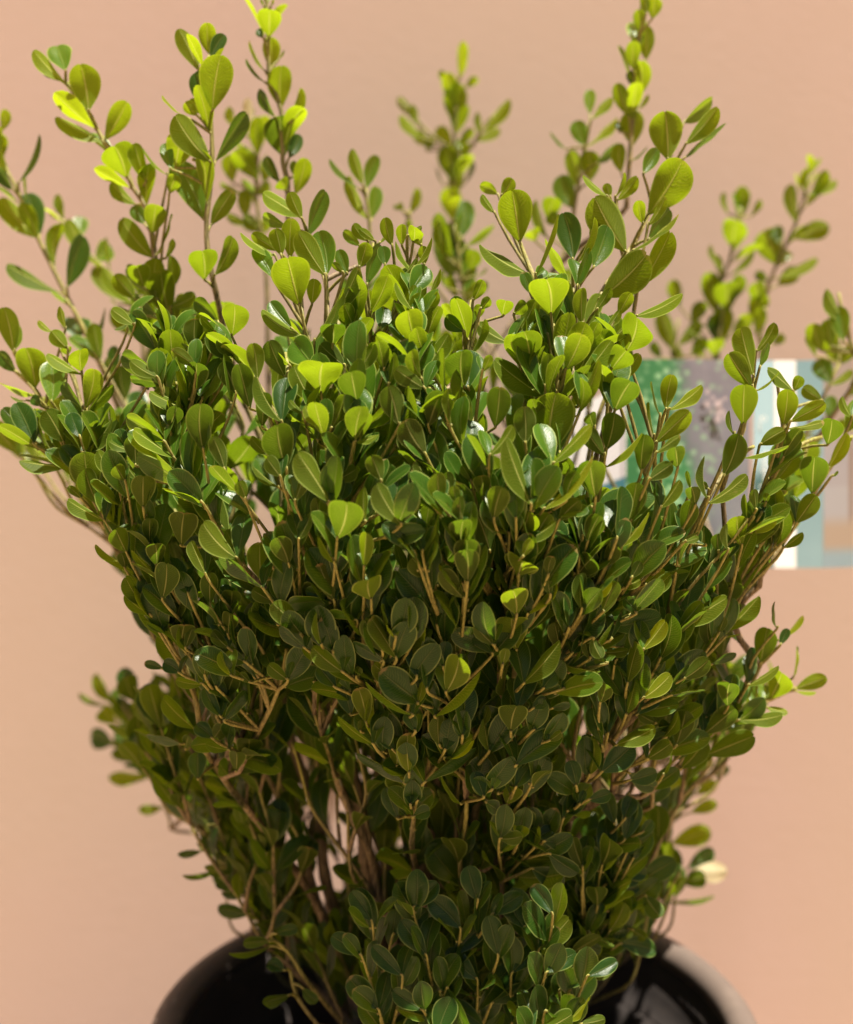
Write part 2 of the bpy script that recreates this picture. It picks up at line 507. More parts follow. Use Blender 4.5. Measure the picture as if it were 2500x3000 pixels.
grp(700, 1000, 2.917, None, '440 2400,445 2042,440 1500,430 1050,430 400,400 100;790 1050,750 800,720 600,705 430,610 80;740 1000,700 850,650 620,620 500;1020 900,1010 800,1020 720;830 1900,840 1690,800 1380', '''
705 450 720 185 372 y;640 530 470 215 200 y;630 200 470 0 260 ty;680 850 400 610 90 ty;720 740 560 560 70 y;550 620 430 510 60;
1010 760 1030 395 260 ty;1050 740 905 535 50 y;1055 755 1305 565 120 ty;960 950 1260 780 150 ty;985 860 1195 800 60 y;790 750 900 460 140;
900 1030 740 810 80 y;440 210 290 88 50 ty;410 1100 330 720 290 o;360 1160 240 1000 150 o;350 1250 120 1065 60 o;255 980 105 825 80;
780 1380 505 960 190;820 1190 1005 1090 140;840 1690 920 1380 300;770 1400 690 1270 90 to;860 1370 920 1190 130 to;480 1370 570 1130 100;
1080 1550 1070 1255 130 y;1220 1200 1130 980 160;1390 1570 1180 1225 170;1370 720 1280 385 220 o;1530 610 1430 285 200 o;1620 730 1730 430 190 o;
1600 970 1420 680 230 o;1500 1060 1410 750 140 o;1340 1400 1380 1090 190 to;910 210 700 30 170 o;1010 520 960 265 240 o;1000 280 1160 20 100;
1590 400 1340 260 170;1240 250 1190 0 150;1280 370 1330 100 90;1500 230 1230 0 150 t;1570 250 1750 0 150 ty;160 330 120 20 150;
100 580 0 200 180 o;200 740 230 440 140 o;370 690 150 290 85 o;400 310 260 0 180 o;190 2042 180 1720 212 y;430 1910 330 1680 190 o;
1080 2010 1110 1575 200 ty;1070 1940 1090 1640 110 y;980 1800 980 1620 110 ty;1060 2000 805 1765 70 ty;800 2100 690 1880 150;820 1900 680 1660 80;
510 1700 620 1470 80;720 1620 660 1340 130;1660 2010 1480 1850 190;1600 1590 1630 1400 130;1570 1800 1700 1480 60;1500 1790 1240 1560 160 to;
1660 1230 1510 1020 110;1640 1380 1530 1220 110;1740 1400 1700 1130 170;60 1350 0 1200 120''')
grp(1300, 1000, 2.917, None, '700 1640,780 1440,860 1150,900 960,980 450,1010 250;1240 1650,1300 1340,1310 1250;250 900,240 600,230 400;630 2042,620 1860,640 1700', '''
900 960 960 445 362 y;870 480 445 165 180;930 1050 1255 720 110 y;850 1440 1265 990 130 y;750 1400 535 845 190;440 740 480 395 210 o;
700 880 690 560 200 o;390 980 590 725 110 y;330 1140 330 920 110;340 1350 320 1150 150;430 1520 500 1250 200;620 1530 600 1260 180 ty;
640 1680 730 1460 212 y;660 1720 950 1550 80;760 1760 900 1480 190 y;620 1860 560 1590 150 ty;670 1850 750 1690 90 y;400 1800 280 1470 230 o;
560 1640 360 1500 50;150 1760 170 1530 200 o;190 2000 200 1700 230 o;640 2000 680 1880 300 y;210 400 180 80 250 to;230 930 230 680 210 to;
150 1590 140 1330 110;1060 480 1430 0 130 y;1040 250 1180 -60 220 y;740 220 690 -80 260;830 310 850 90 110 y;870 390 900 110 130;
1150 560 1190 270 160;1180 560 1330 170 130;1410 440 1290 250 120 to;1430 250 1560 80 220;1520 350 1670 110 120 y;1460 600 1600 345 250 o;
1390 930 1460 620 210 o;1380 980 1210 740 150 o;1290 740 1250 620 120 o;1375 1080 1690 785 80 y;1300 1340 1250 1030 240;1590 1540 1650 1210 200;
1690 1120 1720 800 170 o;1520 1760 1750 1460 90 y;1230 1720 1330 1490 180 o;1190 1680 1190 1360 100 to;1160 1860 1060 1520 60 to;
1380 1940 1400 1610 150;1480 1690 1520 1240 150 to;1110 2000 1310 1890 160 o;980 1540 1160 1360 150;1040 1370 1130 1110 130 o;540 1200 580 970 150 o;
240 1200 160 1060 90;120 1400 80 1240 100;60 1300 30 1120 110 o;330 260 400 120 80;20 640 60 500 90 y''')
grp(1350, 250, 2.1875, None, '720 1900,760 1640,900 1340,1090 1050,1200 830,1300 560;480 1250,380 1010;640 1640,580 1450;715 1600,720 1290,740 1130;1090 1600,1110 1450,1130 1270', '''
1200 830 1420 480 242;1330 480 1310 170 205;1440 380 1645 145 120;1430 240 1610 90 90 t;1430 470 1680 250 35 to;1170 570 1260 410 100 t;
1060 1070 860 720 230;900 1360 1190 1085 240;1150 1290 1340 945 140 y;1200 900 1310 720 70 y;1100 1060 1390 830 55;1200 990 1340 800 90 t;
850 1170 940 910 160 t;830 1000 870 880 90;1170 890 1140 740 80 y;720 1120 660 820 160 to;710 1290 545 990 60 ty;740 1150 860 850 25 y;
745 1290 830 1050 90 t;480 1220 620 830 30 y;380 1010 330 680 215;440 1210 125 1020 130;260 710 330 597 90;240 700 125 640 75 ty;
220 820 135 705 50;580 1470 550 1245 250;450 1340 400 1200 80 t;480 1240 540 1180 90 t;780 1530 780 1300 100 y;700 1520 640 1350 110 t;
1060 1710 1130 1490 220;1120 1480 1420 1340 100;680 1800 800 1525 170 y;380 1800 380 1605 195;310 1650 110 1530 80;640 1620 470 1490 60 to;
380 1570 480 1380 110 y;1000 740 1130 590 80 y;990 720 1050 560 25 y;945 715 785 580 45 y;960 720 930 630 60;1010 1480 1090 1330 90 y;
870 1440 960 1300 70;930 1560 1020 1440 60 y;960 1640 1120 1490 50;830 1640 880 1520 90;560 1600 520 1480 100 t;270 1480 290 1380 110;
340 1470 420 1400 90''')
grp(1350, 250, 2.1875, .065, '700 1000,720 850,760 600,800 400,830 230', '''
720 790 640 580 140 t;760 680 700 420 80 t;830 620 820 420 130;790 390 740 230 110 t;870 500 1010 380 70 to;800 400 1000 210 25 y;
840 220 970 80 55;830 190 830 30 75 ty;680 410 580 300 26 o;560 870 600 720 120;650 900 560 830 90;560 980 480 740 60;480 1000 450 930 110 y''')
grp(1250, 0, 1.4, .03, '820 850,830 690,850 420,870 150,890 -40', '''
845 600 845 455 100;830 480 780 345 60;870 400 880 250 75;850 290 850 170 60;900 250 900 105 70;880 140 870 40 50;925 80 935 -10 60 y;
870 450 910 390 18;800 710 790 590 60;840 660 905 600 16 o;840 350 835 290 36 to;790 540 800 500 40 to;900 60 890 -20 40''')
grp(1250, 0, 1.4, .15, '95 1000,105 900,112 760,115 600,125 340;112 620,30 560,-60 470,-110 410;115 640,190 600,230 520,300 450', '''
140 320 150 170 55 y;120 520 120 340 95;90 340 55 290 30;160 360 210 320 35;110 620 50 520 60 y;110 740 80 600 90 y;130 600 190 530 40;
150 760 190 660 14 o;70 760 40 680 15 o;230 540 340 410 48 y;200 580 300 530 40 y;20 600 -50 540 50 y;-20 570 -110 480 50;
-60 480 -115 400 40;110 910 90 770 85 y;220 560 210 460 34;110 820 130 690 60 y;150 660 170 590 40 y;0 620 20 560 40;-30 520 -60 430 34''')
grp(900, 400, 2.8, .02, '540 1100,520 850,500 600,460 400', '''
460 400 370 105 120 y;490 430 570 160 120 t;510 690 340 330 90 y;530 680 570 410 120 ty;430 430 190 185 14 o''')
grp(900, 400, 2.8, .10, '850 900,840 700,840 600', '''
840 640 910 430 80 y;780 600 710 570 40;800 760 850 690 60;790 620 760 540 40''')
grp(900, 400, 2.8, .07, '1300 1800,1290 1500,1260 1100,1230 900,1200 700', '''
1270 830 1290 530 160 t;1310 900 1530 730 90 t;1200 1180 1150 720 200 t;1280 1180 1230 860 180 ty;1330 1100 1370 930 130;1150 1000 1080 700 110;
1300 1380 1380 1180 110 y;1330 1300 1480 1200 90;1230 1330 1140 1150 90;1380 1150 1480 1070 16;1150 1250 1100 1100 40;1200 1000 1060 640 80 t''')
grp(900, 400, 2.8, None, '920 2000,915 1720,930 1430;530 1800,520 1590,510 1430;860 1200,850 1080;560 1000,545 880;1310 1900,1290 1600,1350 1350', '''
520 1450 660 1150 160 y;430 1080 490 870 130 y;490 1220 600 890 150 t;590 880 690 730 50 y;870 1120 730 860 60 y;870 1090 1020 830 16 y;
870 880 880 740 130;850 1290 990 1080 190 t;920 1390 870 1220 80 y;960 1400 960 1180 90 y;950 1470 1070 1280 50 y;870 1430 730 1200 50 y;
900 1720 830 1430 232 y;890 1900 570 1630 130 ty;940 1930 1160 1620 130 y;970 2070 730 1910 150;1300 1500 1200 1320 120 t;1290 1600 1140 1480 130 to;
1290 2060 1270 1760 240 o;1340 1790 1460 1500 40 y;600 1580 640 1400 150 to;350 1570 280 1380 120 y;390 1560 390 1410 80 ty;60 1680 290 1250 60 y;
230 1450 420 1080 70 y;210 1710 210 1545 205 o;440 900 300 780 90 ty;500 860 380 720 100;700 900 640 670 110;780 900 780 720 90 y;
940 900 880 750 110 y;330 1130 260 930 110 t;640 1060 620 900 110 t;760 1150 900 1000 80;960 1060 950 900 90 y;1000 1300 1090 1090 60 y;
420 1480 340 1240 100 t;300 1120 210 1040 60 ;820 820 940 740 60;560 860 430 760 70 y;1400 1500 1420 1380 90;1420 1420 1500 1330 90;
1360 1350 1440 1180 100 ''')
grp(0, 850, 2.5, None, '480 1000,330 850,250 720,110 590,0 480;830 1830,770 1700,690 1530,510 1290,440 1110,400 1000;700 1400,570 1250,400 1170,250 1140,180 1080;580 1300,590 1200,625 950,630 850;1620 1850,1540 1680,1400 1450,1270 1230,1210 1100', '''
100 460 30 130 150 y;110 440 130 250 70 ty;260 720 190 425 215 y;380 820 380 530 190 ty;120 600 -10 460 90 t;250 770 10 680 70 ty;210 810 80 775 12 o;
300 850 230 790 80 t;470 1120 340 885 190 o;430 1080 260 870 60 to;500 1290 145 1250 90 o;690 1510 620 1195 228;770 1690 500 1540 80;
800 1680 860 1395 150;530 1250 470 1140 90 to;1050 1600 1050 1365 180;250 1130 120 830 170 to;180 1070 20 870 120 t;220 1110 -10 1020 60 ty;
250 1140 395 1150 90 o;625 870 690 580 145 y;630 920 830 700 80 t;610 900 460 690 60 t;600 600 590 440 150 y;600 620 350 470 70 y;600 1200 820 950 110;
590 1080 520 900 130 to;480 290 440 120 60 y;500 430 380 300 120 y;390 310 280 225 40 y;1210 1110 935 935 130 ty;1210 1090 1230 810 80 y;
1280 1230 980 1025 70 y;1290 1210 1220 950 150 ty;1350 1420 1010 1215 162 ty;1410 1420 1390 1040 157 ty;1520 1590 1500 1280 190 ty;1490 1560 1200 1450 70 ty;
1490 1170 1470 840 200 o;1000 1290 990 1060 155 o;900 1250 880 1020 130 to;1430 740 1440 535 160 o;1440 460 1430 210 155 o;1390 890 1100 750 70;
1730 760 1640 530 150 o;1160 640 960 520 110;1190 680 900 480 110 t;1190 700 960 650 45 to;1700 340 1720 110 190;1700 520 1520 320 110 o;
1740 480 1590 370 70 o;1480 800 1610 570 90;1440 560 1260 440 100;1580 310 1470 200 60;1600 240 1430 80 110 t;1290 400 1010 220 110 t;
1150 450 970 170 150 t;1250 330 1180 130 100;950 230 840 290 18 o;990 260 820 140 80;760 1180 860 960 110 o;920 1400 850 1290 110;
600 1530 500 1440 60;960 1180 800 1110 60;850 1380 720 1180 90;1010 1390 920 1260 60;1650 1320 1560 1080 120 o;1240 1010 1300 860 120 o;
500 480 480 420 80''')
grp(200, 1500, 2.5, None, '980 1700,940 1400,860 1150,740 850,480 420,300 90;1300 1750,1200 1640,1090 1500,1150 1330;1130 1250,1060 980,960 700;1250 1900,1400 1600,1540 1300,1600 1000', '''
1240 340 990 85 152;430 300 350 130 150;480 430 205 240 60;640 460 470 280 75;600 240 600 50 120;650 400 640 235 145 o;690 640 720 380 190;
770 830 840 450 80 o;610 760 415 610 60;740 850 490 555 75 y;700 890 600 760 120 to;830 990 850 830 190;860 1000 910 850 80 o;1040 680 1040 450 140;
830 250 850 10 210 o;1010 460 900 215 90;1180 740 1200 580 140 o;1170 900 1180 745 130 o;1120 1500 1000 1290 110 to;1150 1380 1220 1180 130;
1140 1530 1300 1310 110 to;1090 1290 1100 1040 150 to;1200 1200 1110 1030 40 y;1040 1700 1130 1570 120 o;930 1590 700 1370 120;
950 1960 950 1760 140 to;830 1700 580 1640 70 to;1230 1900 1230 1760 130 o;1430 560 1110 320 60 to;1520 660 1350 570 110;1710 900 1500 670 170;
1540 830 1400 690 80 to;1740 1000 1550 840 90 to;1560 660 1520 520 110 to;1090 1020 1330 920 90 to;860 1740 880 1640 80;1000 1200 1000 1060 110;
700 1150 560 1110 70 t;820 1180 700 1100 110 to;990 1260 790 1230 60;880 600 850 470 120 to;560 700 420 480 100 o;1180 1000 1060 870 100;
1300 1100 1200 1050 110 to;1500 1150 1450 1040 110 to;1610 1230 1470 1120 110 o;1800 1250 1900 1100 90 to;1340 1250 1260 1180 60 o;
1060 1660 940 1560 120 to;1180 1740 1010 1700 60;740 840 700 620 110 o;560 560 640 400 90 o;620 660 540 490 90 to;420 420 390 300 90 o''')
grp(200, 1500, 2.5, .06, '900 1800,730 1680,590 1450,500 1380,400 1250;780 1750,600 1640', '''
500 1390 430 1210 165;480 1350 400 1145 140 to;600 1440 620 1170 38 y;550 1480 280 1340 60;700 1640 490 1560 90;810 1680 800 1500 80;
700 1480 640 1200 110;760 1600 690 1350 110 o''')
grp(200, 1500, 2.5, .13, '1150 2250,900 2100,620 1930,450 1780,330 1400', '''
330 1400 200 1190 90 y;290 1420 80 1330 40;350 1560 240 1450 140 y;330 1700 170 1640 160 t;480 1800 400 1540 150 t;600 1880 600 1640 110 t;
620 1930 300 1940 90 y;620 1960 750 1990 150 y;500 1830 320 1760 90;420 1700 480 1540 110;560 1840 480 1700 90 y;360 1480 390 1400 60''')
grp(0, 2000, 1.4, -.01, '1130 1100,1100 1030,1000 870,920 650,840 430', '''
860 585 680 480 70 to;900 560 1050 430 60 to;830 690 735 710 35 to;850 700 830 640 60 to;900 760 750 790 22 o;1000 840 885 830 22 to;
1000 880 910 865 20 to;1030 950 895 925 60 to;960 770 860 785 25 o;1090 1000 1110 880 30;920 430 880 330 80 to;820 620 850 640 30;1000 500 940 440 60 o''')
grp(0, 2000, 1.4, .10, '700 600,690 520,650 430', '670 510 570 520 45 y')
grp(0, 2000, 1.4, -.06, '1230 1180,1180 1100,1110 1040;1300 1400,1220 1290,1190 1180', '''
1110 1080 940 1110 35 o;1110 1060 1000 1070 50 o;1190 1280 1080 1310 45 o;1170 1180 1100 1150 60 to;1240 1250 1300 1310 50 to;1130 1030 1220 1010 50 to''')
grp(850, 1650, 2.692, None, '960 2200,1000 1720,1040 1450,1062 1250;850 1300,690 1030,430 860,110 580,-100 400;1340 2300,1390 1990,1385 1640;1310 1100,1310 900,1305 700;640 1000,560 700;780 1520,700 1400;960 1760,850 1600;1060 1720,1210 1530', '''
970 1200 600 935 42;1140 1210 1495 855 42;1010 1110 1050 940 80 y;1090 1150 1130 1020 80;1070 1180 1060 1090 60 y;940 990 660 800 180 y;890 790 1010 360 88 y;
840 750 640 435 130;730 700 590 450 150;835 590 760 480 28 y;860 550 920 380 40 y;420 860 180 665 160;740 780 500 630 110 to;
830 530 770 250 150 to;1310 720 1310 400 222;1230 1020 1330 745 232 y;1410 470 1500 250 100;1390 310 1520 65 60 y;1380 280 1200 60 150;
1370 170 1180 10 40 y;1400 160 1390 -100 200;1110 690 1080 330 140 to;1160 500 1035 150 40 to;1610 650 1460 500 110;1600 720 1420 560 80 to;
1680 850 1690 675 100 y;600 1260 540 990 165 y;730 1430 660 1050 75 y;660 1430 380 1215 90;480 1200 420 965 150 to;840 1600 860 1490 190 y;
910 1740 530 1500 110 to;940 1660 930 1345 140 y;1060 1730 1460 1460 110 to;1215 1540 1450 1395 80 y;1220 1480 1290 1255 150 to;
1360 1370 1400 960 170 t;1380 1340 1630 1050 80 to;1180 1440 1170 1200 120;950 1910 980 1725 150 t;850 2019 760 1770 130 to;970 2000 1100 1950 120 to;
330 310 0 330 140 ty;340 300 125 210 110 ty;350 300 230 10 140;530 450 290 390 90 ty;640 290 620 130 250 y;620 410 450 240 70 ty;
340 700 340 540 190 to;360 980 230 820 150 to;250 650 210 390 60;990 590 950 310 90;1700 1580 1600 1160 120 to;1590 1790 1640 1640 90 ty;
1530 1850 1450 1650 130 to;1640 1820 1720 1600 140 to;1540 1880 1640 1950 120 to;1540 1820 1465 1765 30 y;1350 1900 1180 1640 50;
920 2000 830 1920 60 t;1000 1880 1060 1830 60 t;1300 1600 1200 1450 90 to;1000 900 960 640 120 to;1080 1000 1100 700 130 to;1210 830 1230 620 130 to;
760 1500 640 1400 70 to;820 1480 720 1350 110 to;990 1330 920 1180 110 to;1160 1400 1220 1220 100;560 1330 560 1240 40 o;520 900 550 820 60;
1570 1490 1530 1230 90;1500 1290 1560 1130 60''')
grp(1400, 1600, 2.625, None, '170 2400,215 2100,250 1700,270 1440,285 820,300 500,310 200;170 1100,165 700,130 200,100 0;700 2000,780 1880,880 1760,1000 1500,1130 1330,1280 1100,1400 870,1450 700;480 1000,560 900,690 660,900 350,1040 150;640 760,800 660,980 520,1150 400,1300 300;1340 2000,1360 1650,1500 1500;1100 1250,1300 1000,1430 880', '''
300 800 260 555 265 y;300 530 270 340 215 y;305 240 330 110 280 y;380 530 605 285 80 y;170 330 160 170 60 y;190 920 220 790 80 y;
350 1060 630 740 170 o;310 1250 420 950 180 to;255 1430 300 1230 230;290 1690 640 1440 205 to;210 1640 150 1260 110 to;290 1860 400 1690 130 to;
430 1800 460 1680 90 to;220 1990 280 1860 170 y;800 490 800 210 85;700 640 760 270 120 to;640 820 590 590 140;960 510 1070 280 130;870 430 1030 280 50 y;
760 240 880 95 190;900 280 910 165 100 to;980 160 1060 0 130;1270 800 1440 580 110 y;1400 870 1490 530 150;1150 1060 1230 750 130 o;
1250 1060 1290 840 80 to;1270 1170 1480 990 120 y;1140 1300 1210 1030 110;1220 1300 1440 1090 150 to;1000 1450 1080 1090 90 to;960 1540 870 1250 110 to;
1060 1530 1360 1400 130;950 1740 1190 1530 210 to;860 1760 890 1480 100;1540 640 1720 430 130 y;940 1210 980 1060 130 o;760 1850 710 1650 130 to;
690 2040 780 1900 150 to;850 1950 1020 1900 110 to;1130 2100 1190 1930 140 to;1160 1740 1370 1860 140 to;960 820 1160 800 75;620 900 940 960 80 o;
1330 1630 1490 1530 120;1520 1540 1600 1280 150 o;500 1100 600 980 130 to;420 1250 530 1180 110 to;560 1250 710 1220 70 to;420 1420 570 1330 80 to;
650 1100 720 1000 110 to;540 1500 640 1430 70 o;1180 250 1250 120 90;1110 330 1250 260 60 y;1280 300 1430 180 90 y;1230 430 1480 220 110;
1290 640 1290 470 110 to;1100 780 1250 700 110 to;1010 740 1090 690 90 t;1020 720 1100 510 50 t;880 700 950 860 110 o;720 830 820 700 110 to;
960 640 1000 560 80 to;1220 520 1130 400 110 to;1380 640 1350 450 60;1640 640 1560 520 60;1380 110 1340 60 110 to;560 380 540 270 80 o;
540 230 570 80 90 o;620 250 660 120 50;1420 1200 1480 1250 60 o;860 870 820 720 60 o;1000 900 900 870 90 to;1060 880 1120 850 60 to;
620 1000 780 1080 90 to;420 1360 300 1450 60 to;1480 1420 1400 1360 100 to;780 1990 820 1880 60 to''')
grp(1800, 1700, 2.1, None, '60 900,260 720,420 600,690 310,800 150;-20 1330,160 1330,400 1160,560 950,760 790,900 520,960 380;760 800,950 740,1110 660;0 1180,130 1120,380 1010;40 1100,90 1000,160 850', '''
400 300 690 110 112;690 310 890 100 112;900 510 940 295 145;1000 300 990 130 13;1020 370 1160 220 20 y;1020 400 1070 300 60 to;820 650 1010 530 55;
820 640 850 415 50 to;700 780 710 635 140;960 730 1030 570 165 y;1110 670 1305 600 95 y;1100 600 1120 410 20 y;860 780 880 640 120 ty;
760 860 1030 830 58;930 780 1065 815 50 y;550 950 740 790 130;560 850 640 690 110 to;380 1020 440 805 140 o;560 1080 855 960 150 o;410 1160 560 980 130 o;
200 1100 350 1000 110;420 610 580 490 112;590 520 750 460 45 to;600 420 580 230 90;340 710 550 670 32 to;0 1020 250 910 110;1110 680 1240 690 20 y;
640 330 680 230 60 o;680 350 770 330 14;260 880 150 820 80;130 1000 360 900 60 to;230 1080 300 950 110 to;300 1200 350 1060 25;90 1230 260 1180 110 to''')
grp(1800, 1700, 2.1, .06, '740 760,735 700,720 600', '740 640 720 510 110 y;700 620 690 520 60 y;660 680 620 640 30 y')
grp(1800, 1700, 2.1, .07, '150 2100,280 1800,360 1480,540 1200,590 1080;330 1850,450 1840', '''
380 1480 420 1260 120;470 1430 630 1370 80 y;500 1320 630 1240 75 y;350 1620 590 1540 130 y;560 1190 580 1080 80 y;590 1190 710 1160 60 to;
260 1890 370 1650 150;420 1870 560 1830 112;450 1770 610 1660 110 to;470 1790 690 1790 130 c;270 1970 610 1940 28 o;480 1320 490 1240 50 to;
290 1900 220 1700 60 to;290 1620 170 1370 30;180 1690 240 1480 70''')
grp(1800, 1700, 2.1, None, '20 1900,60 1640,100 1400;-60 2100,60 1850,200 1650', '''
60 1600 110 1340 140 to;100 1590 160 1450 110 t;170 1550 230 1480 60 t;70 1690 150 1600 70 t;110 1720 190 1640 50 to;200 1820 20 1770 100 t;
40 1700 -30 1610 120;240 1980 290 2060 110;90 2070 60 1930 90 ty;10 1930 150 1890 70 to;0 1500 -60 1300 110 to''')
grp(1900, 900, 2.917, None, '300 2050,450 1740,560 1540,640 1430,790 1100,820 1000,880 720,900 600;-20 1400,50 1180,150 880;250 2200,290 1950;700 2200,830 1950,820 1830;960 2300,1130 2042,1260 1850,1400 1620,1540 1390,1740 1100;650 2100,900 1780,1000 1620,1150 1320,1330 1160,1480 1110;1100 1300,1150 1030,1240 720;640 1450,800 1260,900 1190', '''
900 590 790 180 160 y;890 690 690 400 190;810 1010 820 665 230;640 1450 770 1090 200 o;950 1180 1160 1050 150;800 1290 1190 1180 48;
500 1680 840 1435 100;290 1940 370 1660 160;150 880 200 580 140 y;170 880 455 675 90 y;60 1160 350 890 170 y;730 1090 690 885 45;920 380 1080 140 110;
950 520 1030 310 80 ty;910 720 1110 550 42 y;510 1640 480 1280 18 o;1150 1020 1190 705 180 y;1210 980 1510 820 140 y;1170 1040 1500 980 40;
1490 800 1320 690 120;1240 720 1020 530 110;1240 720 1300 590 100;1530 1180 1570 960 190 o;1540 1380 1700 1080 130 y;1400 1600 1420 1285 240 o;
1260 1850 1430 1610 170;1150 1290 1300 1040 130 o;1100 1800 1080 1550 160 ty;840 1830 820 1600 60 ty;870 1930 1090 1800 112 y;800 2042 760 1790 180 y;
1050 2042 1060 1860 150 o;1150 1950 1160 1800 80 to;1150 2060 1320 1930 90;1740 950 1650 770 60 y;920 1740 900 1560 70;1000 1680 1010 1590 60;
1560 1450 1620 1400 30 o;100 930 30 640 16 o;50 1100 10 820 22;250 1380 230 1200 160 o;0 1480 200 1340 140 o;100 1720 270 1480 100;
360 1560 330 1400 40 t;400 1700 370 1540 130 o;520 1560 460 1500 60 o;490 2040 480 1880 22;300 2010 430 1970 50;60 1250 270 1100 70;
900 1800 860 1660 60 to;960 1770 1000 1700 40 to;600 2100 590 1940 110 o;680 2080 660 1860 50;1100 640 1060 600 20 o;1650 1160 1740 1120 30 y''')
grp(1900, 900, 2.917, .060, '1200 1800,1230 1450,1270 1200,1500 950;1400 900,1540 680,1620 480', '''
1230 1450 1300 1290 170 y;1620 490 1520 130 170 y;1640 490 1750 340 110;1430 420 1390 170 100 y;1670 250 1580 0 140 t;1550 670 1750 540 70;
1530 950 1560 760 120 t;1560 650 1450 450 170 t;1700 1060 1780 900 150 y;1200 1650 1170 1450 90 y;1600 1080 1680 960 90 y''')
grp(1900, 900, 2.917, .13, '180 700,220 350,260 100;600 650,600 300,640 0;960 450,970 240,1000 0', '''
210 370 110 30 160 y;250 330 440 120 110;110 440 30 300 90 t;590 300 560 60 150 to;380 410 480 270 120 y;650 300 640 0 180 y;920 240 960 0 110 y;
300 430 200 350 110 y;480 420 400 330 110 y;560 420 560 280 160 y;720 250 800 100 100 y;430 260 330 200 60;860 200 820 60 110 y;1060 320 1160 240 90''')
grp(1250, 0, 1.4, .14, '1180 1400,1210 1150,1240 1080,1290 850;1370 1350,1395 1200,1430 1100,1520 900,1570 720', '''
1260 1030 1270 905 105;1290 900 1295 765 65;1240 1130 1340 1030 24;1220 1110 1165 1005 20;1330 890 1370 820 30;1440 1090 1380 950 112;1510 980 1650 930 80;
1440 1140 1600 1060 40;1520 920 1490 760 42;1550 850 1640 700 42 y;1560 800 1680 740 30;1450 1000 1430 930 55 t;1440 1170 1520 1100 70;1400 1150 1350 1120 40 t;
1180 1280 1160 1120 80;1240 1280 1230 1160 100;1370 1240 1350 1160 70;1240 880 1220 790 20;1330 1320 1380 1200 80 y;1560 790 1560 690 30 y;
1040 1260 1010 1150 60;1090 1330 1140 1240 60;1250 1240 1290 1130 60''')
grp(1250, 0, 1.4, .03, '1780 1500,1720 1350,1690 1200', '''
1730 1330 1640 1190 50;1710 1400 1690 1260 80 ty;1620 1440 1580 1330 70 y;1660 1420 1650 1310 70''')
grp(1250, 2000, 1.4, None, '300 1000,420 900,560 800,660 700,760 560,830 450;600 1150,700 1000,800 900,880 820;560 1300,640 1180,720 1100;320 740,430 690,560 580', '''
895 870 960 960 80;700 920 690 840 90;750 1020 810 905 80 y;640 1050 640 965 52;790 1070 940 1100 85 to;600 1080 715 1100 55 to;660 1020 770 1080 40;
700 1110 765 1140 40;640 1180 755 1190 40;560 1240 670 1290 95 to;620 1200 690 1250 30;720 750 750 640 108;780 750 900 790 75 t;640 830 690 680 80 to;
730 830 870 800 80 to;800 620 840 470 95 t;830 650 885 545 75 ty;860 640 930 570 50 t;830 700 900 650 45;560 560 640 455 90 t;640 760 600 640 60;
380 640 400 590 60 ty;450 640 520 600 60 t;440 680 460 590 30 y;480 650 560 660 60 to;500 700 620 780 80 to;430 760 560 830 90 to;300 640 390 630 60;
760 950 830 960 60 to;840 1010 900 1050 50;580 1020 600 960 50 to;560 1100 620 1040 70 to;560 1180 620 1150 60 to''')
grp(0, 0, 1.0, -.085, '1150 3100,1120 2980,1090 2860;1240 3120,1290 2950,1330 2840;1480 3100,1500 2980,1540 2860;1660 3100,1670 2980,1700 2880;1380 3110,1390 2980,1370 2870;1560 3100,1570 2960,1600 2860', '')
grp(0, 0, 1.0, -.11, '', '''1110 2958 1023 2866 72 to;1115 2985 1136 2898 42 to;1310 2890 1368 3027 57 to;1290 2900 1210 3037 90 to;1280 3040 1323 2924 76 to;1240 2960 1153 2902 57 to;1500 3000 1529 2898 28;1560 2990 1589 2895 22 to;1600 2960 1687 3047 57 to;1672 2980 1672 2900 34 y;1664 2992 1726 2920 28 y;1560 3030 1676 2972 57;1700 3000 1772 2985 38;1420 3010 1318 2937 57 to;1440 2940 1556 2882 47 to;1060 2800 973 2742 57 to;1180 2860 1093 2773 57 to;1400 2870 1313 2783 66 to;1330 2800 1417 2713 66 to;1500 2850 1587 2763 57 to;1600 2850 1687 2792 57 to;1250 2800 1177 2698 66 to;1460 2800 1431 2684 66 to;1580 2780 1667 2693 57;1640 2900 1727 2842 57 to;1720 2860 1807 2816 47 to;1090 2700 1032 2613 57 to;1150 2740 1251 2667 57 to;1350 2720 1263 2633 76 to;1540 2720 1482 2618 66 to;1440 2680 1527 2622 57 to;1210 2660 1282 2587 57 to;1400 2640 1371 2538 66 to;1620 2680 1562 2593 57 to''')


class Branch:
    def __init__(s, pts): s.px = pts; s.stems = StemSet(); s.leaves = LeafSet(); s.nl = 0; s.d = 'x'
BR = []
BASE = Vector((0, 0, 0.216))

